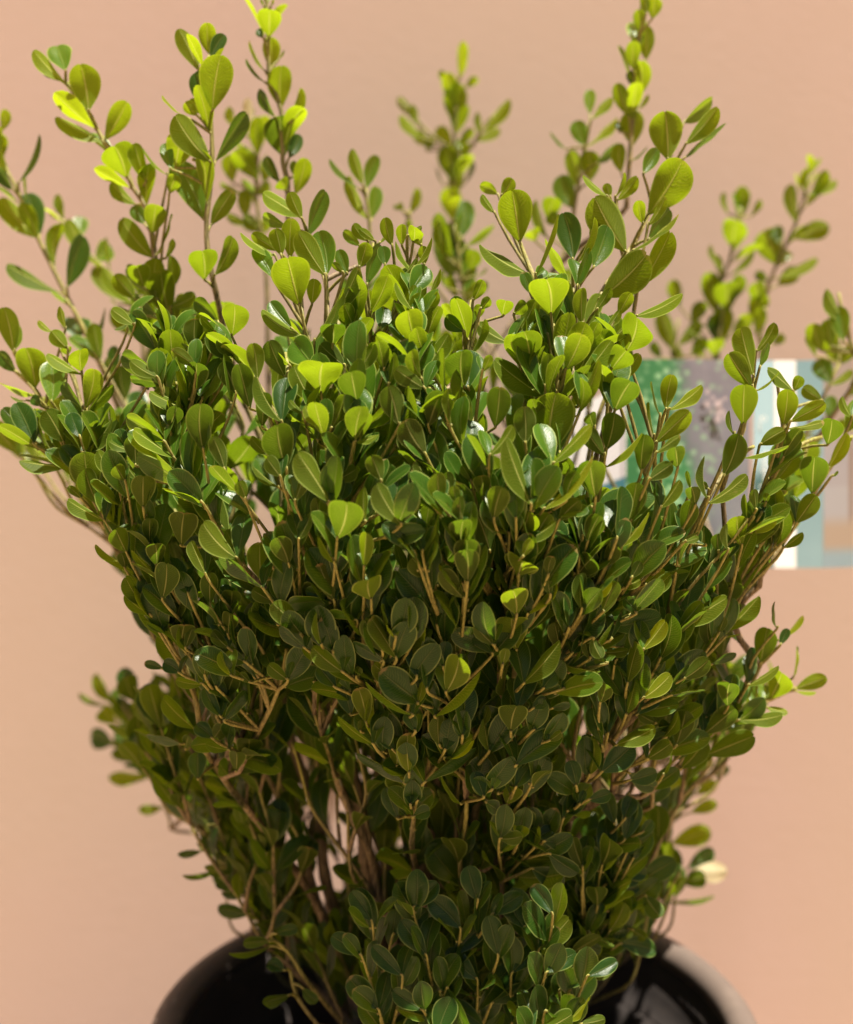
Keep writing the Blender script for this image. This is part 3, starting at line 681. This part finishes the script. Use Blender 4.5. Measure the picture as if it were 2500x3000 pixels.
# woody main stems rising from the pot
TRUNK = []
TR_TIPS = [(430,1250,.0),(620,1000,-.03),(900,1050,.02),(1000,1350,-.07),(1280,1150,-.04),(1500,1250,.03),(1700,1500,-.06),(2050,1650,-.01),(1950,1950,-.05),
           (760,1650,-.09),(1180,1750,-.085),(1480,1700,-.09),(560,1900,-.02),(1350,900,.06),(1100,1500,.06),(1640,1500,.07),(800,1350,.09),(1720,2250,-.07),
           (2000,1600,.04),(480,1500,.07),(1300,2100,.03),(880,1900,.05)]
for ti, (tx, ty, td) in enumerate(TR_TIPS):
    tip = at(tx, ty, td)
    ang = random.uniform(0, 6.28)
    root = BASE + Vector((tip.x * .26 + .008 * math.cos(ang), tip.y * .22 + .008 * math.sin(ang), -.004))
    L = (tip - root).length
    dirn = Vector((tip.x * 1.1, tip.y, .22)).normalized()
    c1 = root + Vector((tip.x * .18, tip.y * .15, L * .33)); c2 = tip - dirn * L * .34
    n = max(10, int(L / .005)); pts = []
    for k in range(n + 1):
        t = k / n
        p = root * (1 - t) ** 3 + c1 * 3 * t * (1 - t) ** 2 + c2 * 3 * t * t * (1 - t) + tip * t ** 3
        p = p + Vector((noise.noise(p * 26 + Vector((ti, 0, 0))), noise.noise(p * 26 + Vector((0, ti, 9))), 0)) * .006 * math.sin(math.pi * t)
        pts.append(p)
    br = Branch([proj(p) for p in pts[::4]]); br.pts = pts
    br.r0 = random.uniform(.0026, .0040)
    br.stems.add(pts, br.r0, .0010, -.6, .6, seg=10)
    TRUNK.append(br)

POLY = [(0,1200),(0,1300),(60,1350),(200,1370),(235,1450),(330,1560),(360,1700),(430,1850),(540,1960),(430,1985),(320,2030),(300,2150),(360,2230),
        (480,2320),(580,2390),(620,2480),(600,2540),(680,2610),(740,2700),(840,2790),(960,2860),(1040,2940),(1060,3060),(1700,3060),(1740,2850),(1860,2760),(1940,2640),
        (2020,2580),(1950,2450),(2010,2300),(2090,2230),(2180,2150),(2290,2010),(2240,1900),(2120,1950),(2130,1830),(2200,1720),(2280,1560),
        (2400,1400),(2420,1250),(2330,1230),(2250,1400),(2180,1560),(2080,1560),(2000,1450),(1900,1380),(1800,1430),(1700,1400),(1640,1320),(1700,1180),
        (1830,1100),(1860,980),(1800,900),(1740,800),(1660,740),(1600,800),(1540,900),(1480,960),(1440,1100),(1400,960),(1380,860),(1330,830),(1260,850),(1210,770),
        (1080,760),(1010,820),(950,960),(870,960),(810,900),(770,1060),(700,1040),(660,950),(560,900),(500,820),(450,760),(410,850),(400,930),
        (440,1060),(470,1120),(380,1200),(200,1150),(90,1170)]
def inside(x, y):
    c = False; j = len(POLY) - 1
    for i in range(len(POLY)):
        xi, yi = POLY[i]; xj, yj = POLY[j]
        if (yi > y) != (yj > y) and x < (xj - xi) * (y - yi) / (yj - yi) + xi: c = not c
        j = i
    return c
A_P = []; A_D = []; A_T = []                     # points, directions and owners of every stem built so far
def remember(pts, tr, first=3):
    for i in range(first, len(pts) - 2, 2):
        A_P.append(tuple(pts[i])); A_D.append(tuple((pts[i + 1] - pts[i - 1]).normalized())); A_T.append(tr)
for tr in TRUNK: remember(tr.pts, tr)
_cache = [0, None]
def attach(P0, dirn, maxdown=.14):
    """join a shoot to an older stem below and inside it"""
    if _cache[0] != len(A_P): _cache[0] = len(A_P); _cache[1] = np.array(A_P)
    Q = _cache[1]
    dz = P0.z - Q[:, 2]; h = np.hypot(Q[:, 0] - P0.x, Q[:, 1] - P0.y)
    c = np.abs(dz - h * 1.5 - .012) + h * 1.1 + .35 * dz + np.where(Q[:, 1] < P0.y - .006, .05, 0) + np.maximum(0, dz - maxdown) * 2
    c = c + np.where(dz < .008, 9, 0) + rng.uniform(0, .012, len(Q))
    i = int(np.argmin(c)); tr = A_T[i]
    q = Vector(A_P[i]); s = Vector(A_D[i])
    L = (P0 - q).length
    dq = (P0 - q).normalized(); sw = min(.6, L * 12)
    c1 = q + (s * sw + dq * (1 - sw)) * L * .33
    sw = min(sw, .32)
    c2 = P0 - (dirn * sw + dq * (1 - sw)) * L * .26
    n = max(4, int(L / .005)); out = []
    for k in range(n):
        t = k / n
        p = q * (1 - t) ** 3 + c1 * 3 * t * (1 - t) ** 2 + c2 * 3 * t * t * (1 - t) + P0 * t ** 3
        out.append(p)
    off = [0.] * n                                        # keep the woody part within the leafy outline
    for k, p in enumerate(out):
        g = 0
        while g < 12:
            x, y = proj(Vector((p.x * (1 - .04 * g), p.y, p.z)))
            if y < (1250 if x < 1250 else 1620) or y > 2750 or inside(x, y): break
            g += 1
        off[k] = .04 * g
    for _ in range(6): off = [0.] + [(off[k - 1] + off[k] + off[k + 1]) / 3 for k in range(1, n - 1)] + [off[-1] * .5] if n > 2 else off
    for k in range(n): out[k] = Vector((out[k].x * (1 - off[k] * min(1, (1 - k / n) * 4)), out[k].y, out[k].z))
    return tr, out

hero = []
for (x0, y0, s, d, stems, leaves) in G:
    for st in [q for q in stems.split(';') if q.strip()]:
        n = [float(a) for a in st.replace(',', ' ').split()]
        pts = [(x0 + n[i] / s, y0 + n[i + 1] / s) for i in range(0, len(n), 2)]
        P = [at(x, y, (surf(x, y) + .013) if d is None else d) for x, y in pts]
        Bz = Branch(pts)
        tr = catmull(P, .006)
        own, lo = attach(P[0], (P[1] - P[0]).normalized())
        allp = lo + tr
        L = sum((a - b).length for a, b in zip(allp, allp[1:]))
        r0 = min(.0019, .0008 + L * .005)
        Bz.stems.add(allp, r0, .0007, -.5, 1.1, seg=9)
        Bz.pts = allp; Bz.up = tr[len(tr) // 4:]; Bz.lo = lo + tr[:max(2, len(tr) // 3)]; Bz.d = d; Bz.trunk = own
        BR.append(Bz)
        remember(allp, Bz.trunk, 2)
    for lf in [q for q in leaves.split(';') if q.strip()]:
        a = lf.replace(',', ' ').split()
        fl = ''
        if not a[-1].lstrip('-').replace('.', '').isdigit(): fl = a.pop()
        bx, by, tx, ty, w = [float(k) for k in a]
        hero.append((x0 + bx / s, y0 + by / s, x0 + tx / s, y0 + ty / s, w / s, fl, d))

def seg_dist(p, pts):
    best = 1e9
    for (ax, ay), (bx, by) in zip(pts, pts[1:]):
        vx, vy = bx - ax, by - ay
        t = max(0, min(1, ((p[0] - ax) * vx + (p[1] - ay) * vy) / (vx * vx + vy * vy + 1e-9)))
        best = min(best, math.hypot(p[0] - ax - t * vx, p[1] - ay - t * vy))
    return best

HOLES = [(1475,1240,48,130),(720,1120,45,120),(1260,1320,30,60),(755,1130,60,90),(745,1560,60,150),(890,2260,50,50),(940,2380,48,60),(1040,2330,38,60),(860,2450,40,45),(960,2540,55,36),(1010,2440,42,50),(900,2170,30,40),(1100,2420,26,40),(800,2330,30,40),(1760,2090,110,60),(1850,2170,110,70),
         (1720,2250,90,50),(1990,2200,90,60),(600,2130,60,60),(690,1330,40,60),(1850,2330,60,80),(1070,2230,40,42)]
def ok(p, margin=0):
    x, y = proj(p)
    if abs(p.y - .09) < .018 and x > 1560 and 1000 < y < 1720: return False
    if y > 3000: return -.05 < p.x < .062 and p.z > .225
    if p.y > .175: return False
    if x < 0 or x > 2500: return 600 < y < 1500
    if not inside(x, y): return False
    for (hx, hy, rx, ry) in HOLES:
        if ((x - hx) / rx) ** 2 + ((y - hy) / ry) ** 2 < 1 and random.random() < .80: return False
    return True

LATER = []
for (bx, by, tx, ty, w, fl, d) in hero:
    dd = (surf(bx, by) - .004 if d is None else d) + random.uniform(-.010, .006)
    B = at(bx, by, dd)
    lp = math.hypot(tx - bx, ty - by)
    scale = (dd - CAM.y) / FPX * 1.01
    Lr = lp * scale; Wr = w * scale
    k = random.uniform(.12, .45) * Lr
    if Wr > .70 * Lr: k = min(1.1 * Lr, math.sqrt(max(0, (Wr / .68) ** 2 - Lr * Lr)) + .1 * Lr)
    side_t = 't' in fl
    T = at(tx, ty, dd + (k if side_t else -k))
    ax = (T - B).normalized()
    V = (CAM - B).normalized()
    Nn = V if side_t else -V
    Nn = (Nn - ax * Nn.dot(ax)).normalized()
    nominal = .54 * (T - B).length
    fold = random.uniform(.18, .42)
    if Wr < nominal * .80:
        roll = math.acos(max(.06, min(1, Wr / nominal))); width = nominal
    else:
        roll = random.uniform(.0, .25); width = Wr / math.cos(roll)
    sgn = 1 if (tx > bx) == side_t else -1
    Nn = Matrix.Rotation(roll * sgn, 3, ax) @ Nn
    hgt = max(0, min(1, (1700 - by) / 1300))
    tone = .14 + .56 * hgt + random.uniform(-.08, .08)  # older leaves low down, plus stronger sun higher up painted into the tone
    if side_t: tone -= .10
    if 'y' in fl: tone = max(tone, .45) + random.uniform(.1, .25)
    if 'o' in fl: tone = min(tone, .12)
    tone = max(0, min(1, tone))
    # owner: nearest traced stem of the same depth
    own = min(BR, key=lambda q: seg_dist((bx, by), q.px) + (0 if q.d == d else 400))
    own.nl += 1
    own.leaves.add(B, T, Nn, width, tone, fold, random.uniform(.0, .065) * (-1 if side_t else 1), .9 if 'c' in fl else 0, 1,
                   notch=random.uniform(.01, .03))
    # petiole and twig running down into the shrub
    q = (B - BASE).normalized()
    near = min(own.pts, key=lambda a: (a - B).length)
    if (near - B).length < .016:
        low = min(own.pts, key=lambda a: abs((a - B).length - .007) + (0 if a.z < B.z else .01))
        own.stems.add(catmull([low, low.lerp(B, .6) + Vector((0, 0, .0006)), B, B + ax * .001], .003), .0007, .0004, .9, 1.2, seg=5, knob=0)
    else:
        dr = (Vector((q.x * .5, q.y * .5, 1.0)) + ax * .4).normalized()
        _, lo = attach(B, dr, .05)
        pts = catmull(lo[::3] + [B, B + ax * .001], .004)
        own.stems.add(pts, .00075, .0004, .5, 1.1, seg=6)
        LATER.append((own, pts))
        a2 = dr * (2 * ax.dot(dr)) - ax
        a2 = Vector((a2.x, abs(a2.y) * .7 + .55, a2.z)).normalized()
        L2 = min(.021, (T - B).length) * random.uniform(.8, 1.0); T2 = B + a2 * L2
        if ok(T2) and not (by > 2550 and random.random() < .8):
            own.leaves.add(B, T2, (dr - a2 * dr.dot(a2)), L2 * random.uniform(.45, .55), max(0, tone - .05), .25, .05, 0, 0)

# ------------------------------------------------------------------ filler growth inside the shrub
NLEAF = 0
def leafy(br, pts, n_skip, young=0., size=1., inter=.0105, seg=6, back=0., free=False):
    """opposite leaf pairs, each pair turned by a quarter turn, along a shoot"""
    global NLEAF
    acc = 0; k = 0; total = sum((a - b).length for a, b in zip(pts, pts[1:])); run = 0
    ref = Vector((random.uniform(-1, 1), random.uniform(-1, 1), .1)).normalized()
    for a, b in zip(pts, pts[1:]):
        seglen = (b - a).length; acc += seglen; run += seglen
        if acc < inter: continue
        acc = 0; k += 1
        if k < n_skip: continue
        s = (b - a).normalized()
        t = run / total
        x = s.cross(ref).normalized(); yv = s.cross(x)
        phi = (k % 2) * math.pi / 2 + random.uniform(-.35, .35)
        for h in (0, math.pi):
            if random.random() < .07: continue
            r = x * math.cos(phi + h) + yv * math.sin(phi + h)
            al = R(random.uniform(26, 54)) * (1 - .35 * t)
            dl = (s * math.cos(al) + r * math.sin(al) + Vector((0, 0, random.uniform(.0, .35)))).normalized()
            nn = s * math.sin(al) - r * math.cos(al)
            nn = Matrix.Rotation(random.uniform(-.45, .45), 3, dl) @ nn
            L = size * random.uniform(.0155, .0235) * (1 - .35 * max(0, t - .8) / .2)
            B0 = b + r * .0008
            B1 = B0 + dl * L * .05; T = B0 + dl * L * 1.05
            if free and random.random() < .35: continue
            if not free and (not ok(T) or not ok(B1.lerp(T, .5))): continue
            if back and (T.y < b.y - .010 or run > total - .004): continue
            if (B1.x ** 2 + B1.y ** 2) > .112 ** 2 and T.z < .274: continue
            if T.z < .225: continue
            px, py = proj(T)
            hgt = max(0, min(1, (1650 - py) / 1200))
            tone = .12 + .70 * hgt + random.uniform(-.1, .12) + young * max(0, t - .5) * 1.3  # rises with height: stronger sun on the upper leaves is put into the colour
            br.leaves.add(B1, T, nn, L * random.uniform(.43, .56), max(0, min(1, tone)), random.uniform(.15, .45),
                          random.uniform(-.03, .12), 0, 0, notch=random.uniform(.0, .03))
            br.stems.add([B0, B1], .00055, .0004, 1, 1.1, seg=4, knob=0)
            NLEAF += 1
    br.leaves_n = NLEAF

fill = []; tries = 0
COLS = [(500,85,740),(640,50,980),(880,60,800),(1085,75,700),(1300,55,820),(1590,85,740),(1790,55,930),(1420,30,1150)]   # upright spires: centre, half width, top
NSHOOT = 560
while len(fill) < NSHOOT and tries < 60000:
    tries += 1
    px = random.uniform(-60, 2560); py = random.uniform(640, 2950)
    if not (inside(min(max(px, 3), 2497), py)): continue
    f = surf(px, py)
    d = f + .030 + (random.random() ** 1.25) * (-1.8 * f + .005)
    tip = at(px, py, d)
    if py > 2350 and 850 < px < 1750 and random.random() < .45: continue
    if any((tip - q).length < .0135 for q in fill): continue
    if not ok(tip): continue
    if py < 1230 and 330 < px < 1900 and not any(abs(px + (py - 900) * .12 * (1 if c < 1250 else -1) - c) < w and py > t for c, w, t in COLS): continue
    fill.append(tip)
    dirn = Vector((tip.x * 2.0 + random.uniform(-.14, .14), tip.y * .9 + random.uniform(-.14, .14), .60)).normalized()
    own, lo = attach(tip - dirn * .03, dirn, .10)
    pts = lo + catmull([tip - dirn * .03, tip - dirn * .014 + Vector((0, 0, .001)), tip], .0045)
    pts = catmull(pts[::3] + [pts[-1]], .004)
    L = sum((a - b).length for a, b in zip(pts, pts[1:]))
    remember(pts, own, 2)
    own.stems.add(pts, min(.0013, .0006 + L * .006), .0005, .0, 1.2, seg=6)
    skip = max(1, int((L - .14) / .0095)) if L > .14 else 1
    leafy(own, pts, skip, young=.5, size=random.uniform(.85, 1.12), inter=.0095)
for own, pts in LATER:
    leafy(own, pts, max(1, int((len(pts) - 14) * .004 / .009)), inter=.009, size=.9, back=.006)
for b in BR:
    if b.d is not None and len(b.up) > 8: leafy(b, b.up, 1, young=.4, size=.86, inter=.0095, free=True)
for b in BR:
    if len(b.lo) > 6: leafy(b, b.lo, max(1, len(b.lo) - 26), inter=.010)
for tr in TRUNK:
    leafy(tr, tr.pts, int(len(tr.pts) * .005 * .45 / .011), young=.3, inter=.011)
    BR.append(tr)
order = sorted([b for b in BR if b not in TRUNK], key=lambda b: -b.nl)
keep = list(TRUNK)
for k, b in enumerate(order):                            # slight twigs count with the stem that carries them
    if k < 74 and b.nl >= 3: keep.append(b); continue
    t = b.trunk
    t.stems.f += [tuple(i + t.stems.n for i in q) for q in b.stems.f]
    t.stems.v += b.stems.v; t.stems.c += b.stems.c; t.stems.n += b.stems.n
    t.leaves.f += [q + t.leaves.n for q in b.leaves.f]
    t.leaves.v += b.leaves.v; t.leaves.uv += b.leaves.uv; t.leaves.c += b.leaves.c; t.leaves.n += b.leaves.n
BR = keep

shrub = empty('boxwood_shrub', (0, 0, SZ))
tag(shrub, 'leafy boxwood shrub with glossy small rounded green leaves growing in the black pot', 'shrub')
for b in BR:
    if not b.stems.v: continue
    st = link_mesh('branch', b.stems.mesh('branch'), BARK, shrub)
    if b.leaves.v:
        lo = link_mesh('leaves', b.leaves.mesh('leaves'), LEAF)
        lo.parent = st
        lo.matrix_parent_inverse = Matrix.Identity(4)
        # the branch mesh carries world coordinates; its parent inverse cancels the shrub's offset
print('LEAVES', NLEAF, 'hero', len(hero), 'branches', len(BR))

# ------------------------------------------------------------------ fertiliser beads on the soil
BEAD = simple_mat('teal_resin', (0.02, 0.32, 0.20), .25, .6)
for (bx, by) in ((1462, 2925), (1441, 2917), (1413, 2956), (1512, 2893)):
    r = FW + Vector(((bx - IW / 2) / FPX, 0, 0)) + UP * ((IH / 2 - by) / FPX)
    p = CAM + r * ((SZ + .0075 - CAM.z) / r.z)
    bm = bmesh.new(); bmesh.ops.create_icosphere(bm, subdivisions=3, radius=.0019)
    bmesh.ops.scale(bm, vec=(1, .9, 1.15), verts=bm.verts)
    o = bm_obj('fertilizer_bead', bm, BEAD); o.location = p
    tag(o, 'tiny teal green fertilizer bead lying on the dark bark mulch', 'bead', 'teal beads on the mulch')

# ------------------------------------------------------------------ plant care tag
TD = 0.090
card = empty('plant_tag', at(2000, 1640, TD))
tag(card, 'large folded printed plant care card standing behind the right side of the shrub', 'plant tag')
def print_mat(name, kind):
    m, nt, b, out = mat_new(name)
    L = nt.links
    uv = N(nt, 'ShaderNodeUVMap'); uv.uv_map = 'UVMap'
    sx = N(nt, 'ShaderNodeSeparateXYZ'); L.new(uv.outputs[0], sx.inputs[0]); u, v = sx.outputs[0], sx.outputs[1]
    tc = N(nt, 'ShaderNodeTexCoord').outputs['Object']
    if kind == 'garden':
        dark = mixc(nt, ramp(nt, v, 0, 1), (0.26, 0.27, 0.31), (0.30, 0.27, 0.31))
        dark = mixc(nt, mth(nt, 'MULTIPLY', ramp(nt, noise_n(nt, 60, 4, tc), .4, .7), .5), dark, (0.17, 0.16, 0.20))
        vor = N(nt, 'ShaderNodeTexVoronoi'); vor.inputs['Scale'].default_value = 210; L.new(tc, vor.inputs['Vector'])
        dots = ramp(nt, vor.outputs['Distance'], .55, .15)
        leafc = mixc(nt, dots, (0.09, 0.30, 0.12), (0.50, 0.80, 0.46))
        edge = mth(nt, 'ADD', u, mth(nt, 'MULTIPLY', mth(nt, 'SUBTRACT', noise_n(nt, 30, 5, tc, .7), .5), .9))
        mask = ramp(nt, mth(nt, 'ADD', edge, mth(nt, 'MULTIPLY', v, .12)), .62, .44)
        mask2 = mth(nt, 'MULTIPLY', dots, ramp(nt, edge, .95, .5))
        f = mth(nt, 'MAXIMUM', mask, mth(nt, 'MULTIPLY', mask2, .6))
        c = mixc(nt, f, dark, leafc)
        c = mixc(nt, mth(nt, 'MULTIPLY', ramp(nt, u, .965, .98), .9), c, (0.60, 0.42, 0.36))
    elif kind == 'teal':
        c = mixc(nt, ramp(nt, v, .52, .40), (0.36, 0.52, 0.58), (0.05, 0.13, 0.13))
    elif kind == 'blue':
        c = mixc(nt, ramp(nt, noise_n(nt, 25, 2, tc), .3, .7), (0.36, 0.55, 0.62), (0.30, 0.48, 0.55))
    elif kind == 'window':
        c = mixc(nt, ramp(nt, v, .40, .38), (0.62, 0.60, 0.68), (0.66, 0.66, 0.74))
        bar = mth(nt, 'MULTIPLY', ramp(nt, mth(nt, 'ABSOLUTE', mth(nt, 'SUBTRACT', u, .70)), .09, .06), ramp(nt, v, .66, .56))
        c = mixc(nt, mth(nt, 'MULTIPLY', bar, .7), c, (0.46, 0.33, 0.28))
        top = ramp(nt, v, .56, .68)
        c = mixc(nt, top, c, (0.62, 0.50, 0.46))
        c = mixc(nt, mth(nt, 'MULTIPLY', ramp(nt, v, .66, .84), .8), c, (0.66, 0.56, 0.55))
        c = mixc(nt, ramp(nt, v, .27, .18), c, (0.68, 0.56, 0.48))
        c = mixc(nt, ramp(nt, v, .12, .05), c, (0.48, 0.66, 0.80))
    elif kind == 'house':
        c = mixc(nt, ramp(nt, noise_n(nt, 18, 2, tc), .4, .6), (0.66, 0.62, 0.66), (0.74, 0.71, 0.74))
        ln = ramp(nt, mth(nt, 'ABSOLUTE', mth(nt, 'SUBTRACT', u, .40)), .022, .008)
        c = mixc(nt, mth(nt, 'MULTIPLY', ln, .4), c, (0.50, 0.34, 0.28))
        ln2 = ramp(nt, mth(nt, 'ABSOLUTE', mth(nt, 'SUBTRACT', u, .955)), .03, .01)
        c = mixc(nt, mth(nt, 'MULTIPLY', ln2, .7), c, (0.30, 0.26, 0.28))
        lim = mth(nt, 'SUBTRACT', v, mth(nt, 'MULTIPLY', u, .18))
        c = mixc(nt, ramp(nt, lim, .14, .12), c, (0.045, 0.17, 0.22))
    else:
        c = mixc(nt, .5, (0.80, 0.80, 0.80), (0.84, 0.84, 0.83))
    L.new(c, b.inputs['Base Color'])
    b.inputs['Roughness'].default_value = .35
    tr = N(nt, 'ShaderNodeBsdfTranslucent'); L.new(c, tr.inputs[0])
    mx = N(nt, 'ShaderNodeMixShader'); mx.inputs[0].default_value = .18
    L.new(b.outputs[0], mx.inputs[1]); L.new(tr.outputs[0], mx.inputs[2]); L.new(mx.outputs[0], out.inputs[0])
    return m

def panel(name, x0, x1, top0, top1, bot0, bot1, d0, d1, kind, parent=card, bulge=0.):
    """one fold of the card: a bent sheet 0.5 mm thick"""
    bm = bmesh.new(); uvl = bm.loops.layers.uv.new('UVMap')
    nx, ny = 10, 6; g = {}
    for side in (0, 1):
        for i in range(nx + 1):
            for j in range(ny + 1):
                a, c = i / nx, j / ny
                x = x0 + (x1 - x0) * a
                yt = top0 + (top1 - top0) * a; yb = bot0 + (bot1 - bot0) * a
                d = d0 + (d1 - d0) * a - bulge * math.sin(math.pi * a)
                p = at(x, yb + (yt - yb) * c, d) + Vector((0, .0005 * side, 0))
                g[side, i, j] = bm.verts.new(p - card.location)
    def face(vs4, ij):
        f = bm.faces.new(vs4)
        for l, (i, j) in zip(f.loops, ij): l[uvl].uv = (i / nx, j / ny)
    for i in range(nx):
        for j in range(ny):
            q = [(i, j), (i + 1, j), (i + 1, j + 1), (i, j + 1)]
            face([g[0, a, c] for a, c in q], q)
            q = q[::-1]
            face([g[1, a, c] for a, c in q], q)
    for i in range(nx):
        for j in (0, ny): bm.faces.new((g[0, i, j], g[0, i + 1, j], g[1, i + 1, j], g[1, i, j]))
    for j in range(ny):
        for i in (0, nx): bm.faces.new((g[0, i, j], g[0, i, j + 1], g[1, i, j + 1], g[1, i, j]))
    me = bpy.data.meshes.new(name); bm.to_mesh(me); bm.free()
    for p in me.polygons: p.use_smooth = False
    o = bpy.data.objects.new(name, me); COL.objects.link(o); me.materials.append(print_mat(kind + '_print', kind))
    o.parent = parent
    return o
panel('panel', 1600, 1834, 1240, 1120, 1490, 1520, TD - .018, TD - .002, 'house')
front = panel('panel', 1835, 2207, 1052, 1055, 1640, 1662, TD, TD, 'garden', bulge=.004)
spine = panel('panel', 2208, 2268, 1055, 1056, 1662, 1664, TD, TD + .010, 'teal')
panel('panel', 2269, 2332, 1056, 1056, 1664, 1664, TD + .010, TD + .016, 'white')
bluep = panel('panel', 2333, 2412, 1056, 1054, 1664, 1664, TD + .016, TD + .014, 'blue')
panel('panel', 2413, 2530, 1054, 1052, 1664, 1660, TD + .014, TD + .006, 'window')

INK = simple_mat('white_ink', (0.82, 0.84, 0.84), .4)
INKD = simple_mat('dark_ink', (0.07, 0.07, 0.08), .4)
def lettering(txt, px, py, d, hpx, rot, parent, ink, bold=.0):
    cu = bpy.data.curves.new('lettering', 'FONT'); cu.body = txt; cu.size = 1; cu.align_x = 'CENTER'; cu.align_y = 'CENTER'
    cu.offset = bold
    tmp = bpy.data.objects.new('tmp', cu); COL.objects.link(tmp)
    dg = bpy.context.evaluated_depsgraph_get(); dg.update()
    me = bpy.data.meshes.new_from_object(tmp.evaluated_get(dg))
    bpy.data.objects.remove(tmp)
    me.name = 'lettering'
    sc = hpx * (d - CAM.y) / FPX
    M = Matrix.Translation(at(px, py, d) - card.location) @ Matrix.Rotation(R(90), 4, 'X') @ Matrix.Rotation(R(rot), 4, 'Z') @ Matrix.Scale(sc, 4)
    me.transform(M)
    o = bpy.data.objects.new('lettering', me); COL.objects.link(o); me.materials.clear(); me.materials.append(ink)
    o.parent = parent
    return o
lettering('Gem', 2240, 1376, TD + .0030, 56, 90, spine, INK)
lettering('IT', 2374, 1312, TD + .0125, 62, 0, bluep, INK, .02)
lettering('TERRACE', 1795, 1383, TD - .0065, 20, -80, card, INKD) if False else None
def ring_mark(px, py, d, r, parent):
    bm = bmesh.new(); sc = (d - CAM.y) / FPX; n = 24; c = at(px, py, d) - card.location
    rings = []
    for rr in (r, r * .62):
        rings.append([bm.verts.new(c + Vector((math.cos(6.2832 * k / n) * rr * sc, 0, math.sin(6.2832 * k / n) * rr * sc))) for k in range(n)])
    for k in range(n): bm.faces.new((rings[0][k], rings[0][(k + 1) % n], rings[1][(k + 1) % n], rings[1][k]))
    o = bm_obj('emblem', bm, INK); o.parent = parent
for (a, b_) in ((2222, 1250), (2226, 1228), (2238, 1226)): ring_mark(a, b_, TD + .0022, 9, spine)
# printed rose on the garden picture
bm = bmesh.new(); sc = (TD - CAM.y) / FPX
for k in range(14):
    px, py = 2102 + random.gauss(0, 13), 1190 + random.gauss(0, 22)
    c = at(px, py, TD - .0052) - card.location; rr = random.uniform(6, 13) * sc
    vsx = [bm.verts.new(c + Vector((math.cos(q) * rr * random.uniform(.7, 1.1), -k * .00003, math.sin(q) * rr))) for q in np.linspace(0, 6.28, 9)[:-1]]
    bm.faces.new(vsx)
ro = bm_obj('printed_rose', bm, simple_mat('rose_print', (0.50, 0.40, 0.42), .4, .5, .3, 400)); ro.parent = front
# stake down into the soil, behind the leaves
bm = bmesh.new()
a = at(1960, 1650, TD + .0015) - card.location
bpt = Vector((.055, .088, SZ - .01)) - card.location
wv = Vector((.006, 0, 0)); tv = Vector((0, .0015, 0))
vv = [bm.verts.new(p) for p in (a - wv, a + wv, a + wv + tv, a - wv + tv, bpt - wv * .5, bpt + wv * .5, bpt + wv * .5 + tv, bpt - wv * .5 + tv)]
for q in ((0, 1, 2, 3), (4, 5, 6, 7), (0, 1, 5, 4), (1, 2, 6, 5), (2, 3, 7, 6), (3, 0, 4, 7)): bm.faces.new([vv[i] for i in q])
bmesh.ops.recalc_face_normals(bm, faces=bm.faces)
stk = bm_obj('stake', bm, simple_mat('white_plastic', (.75, .75, .73), .4), smooth=False); stk.parent = card
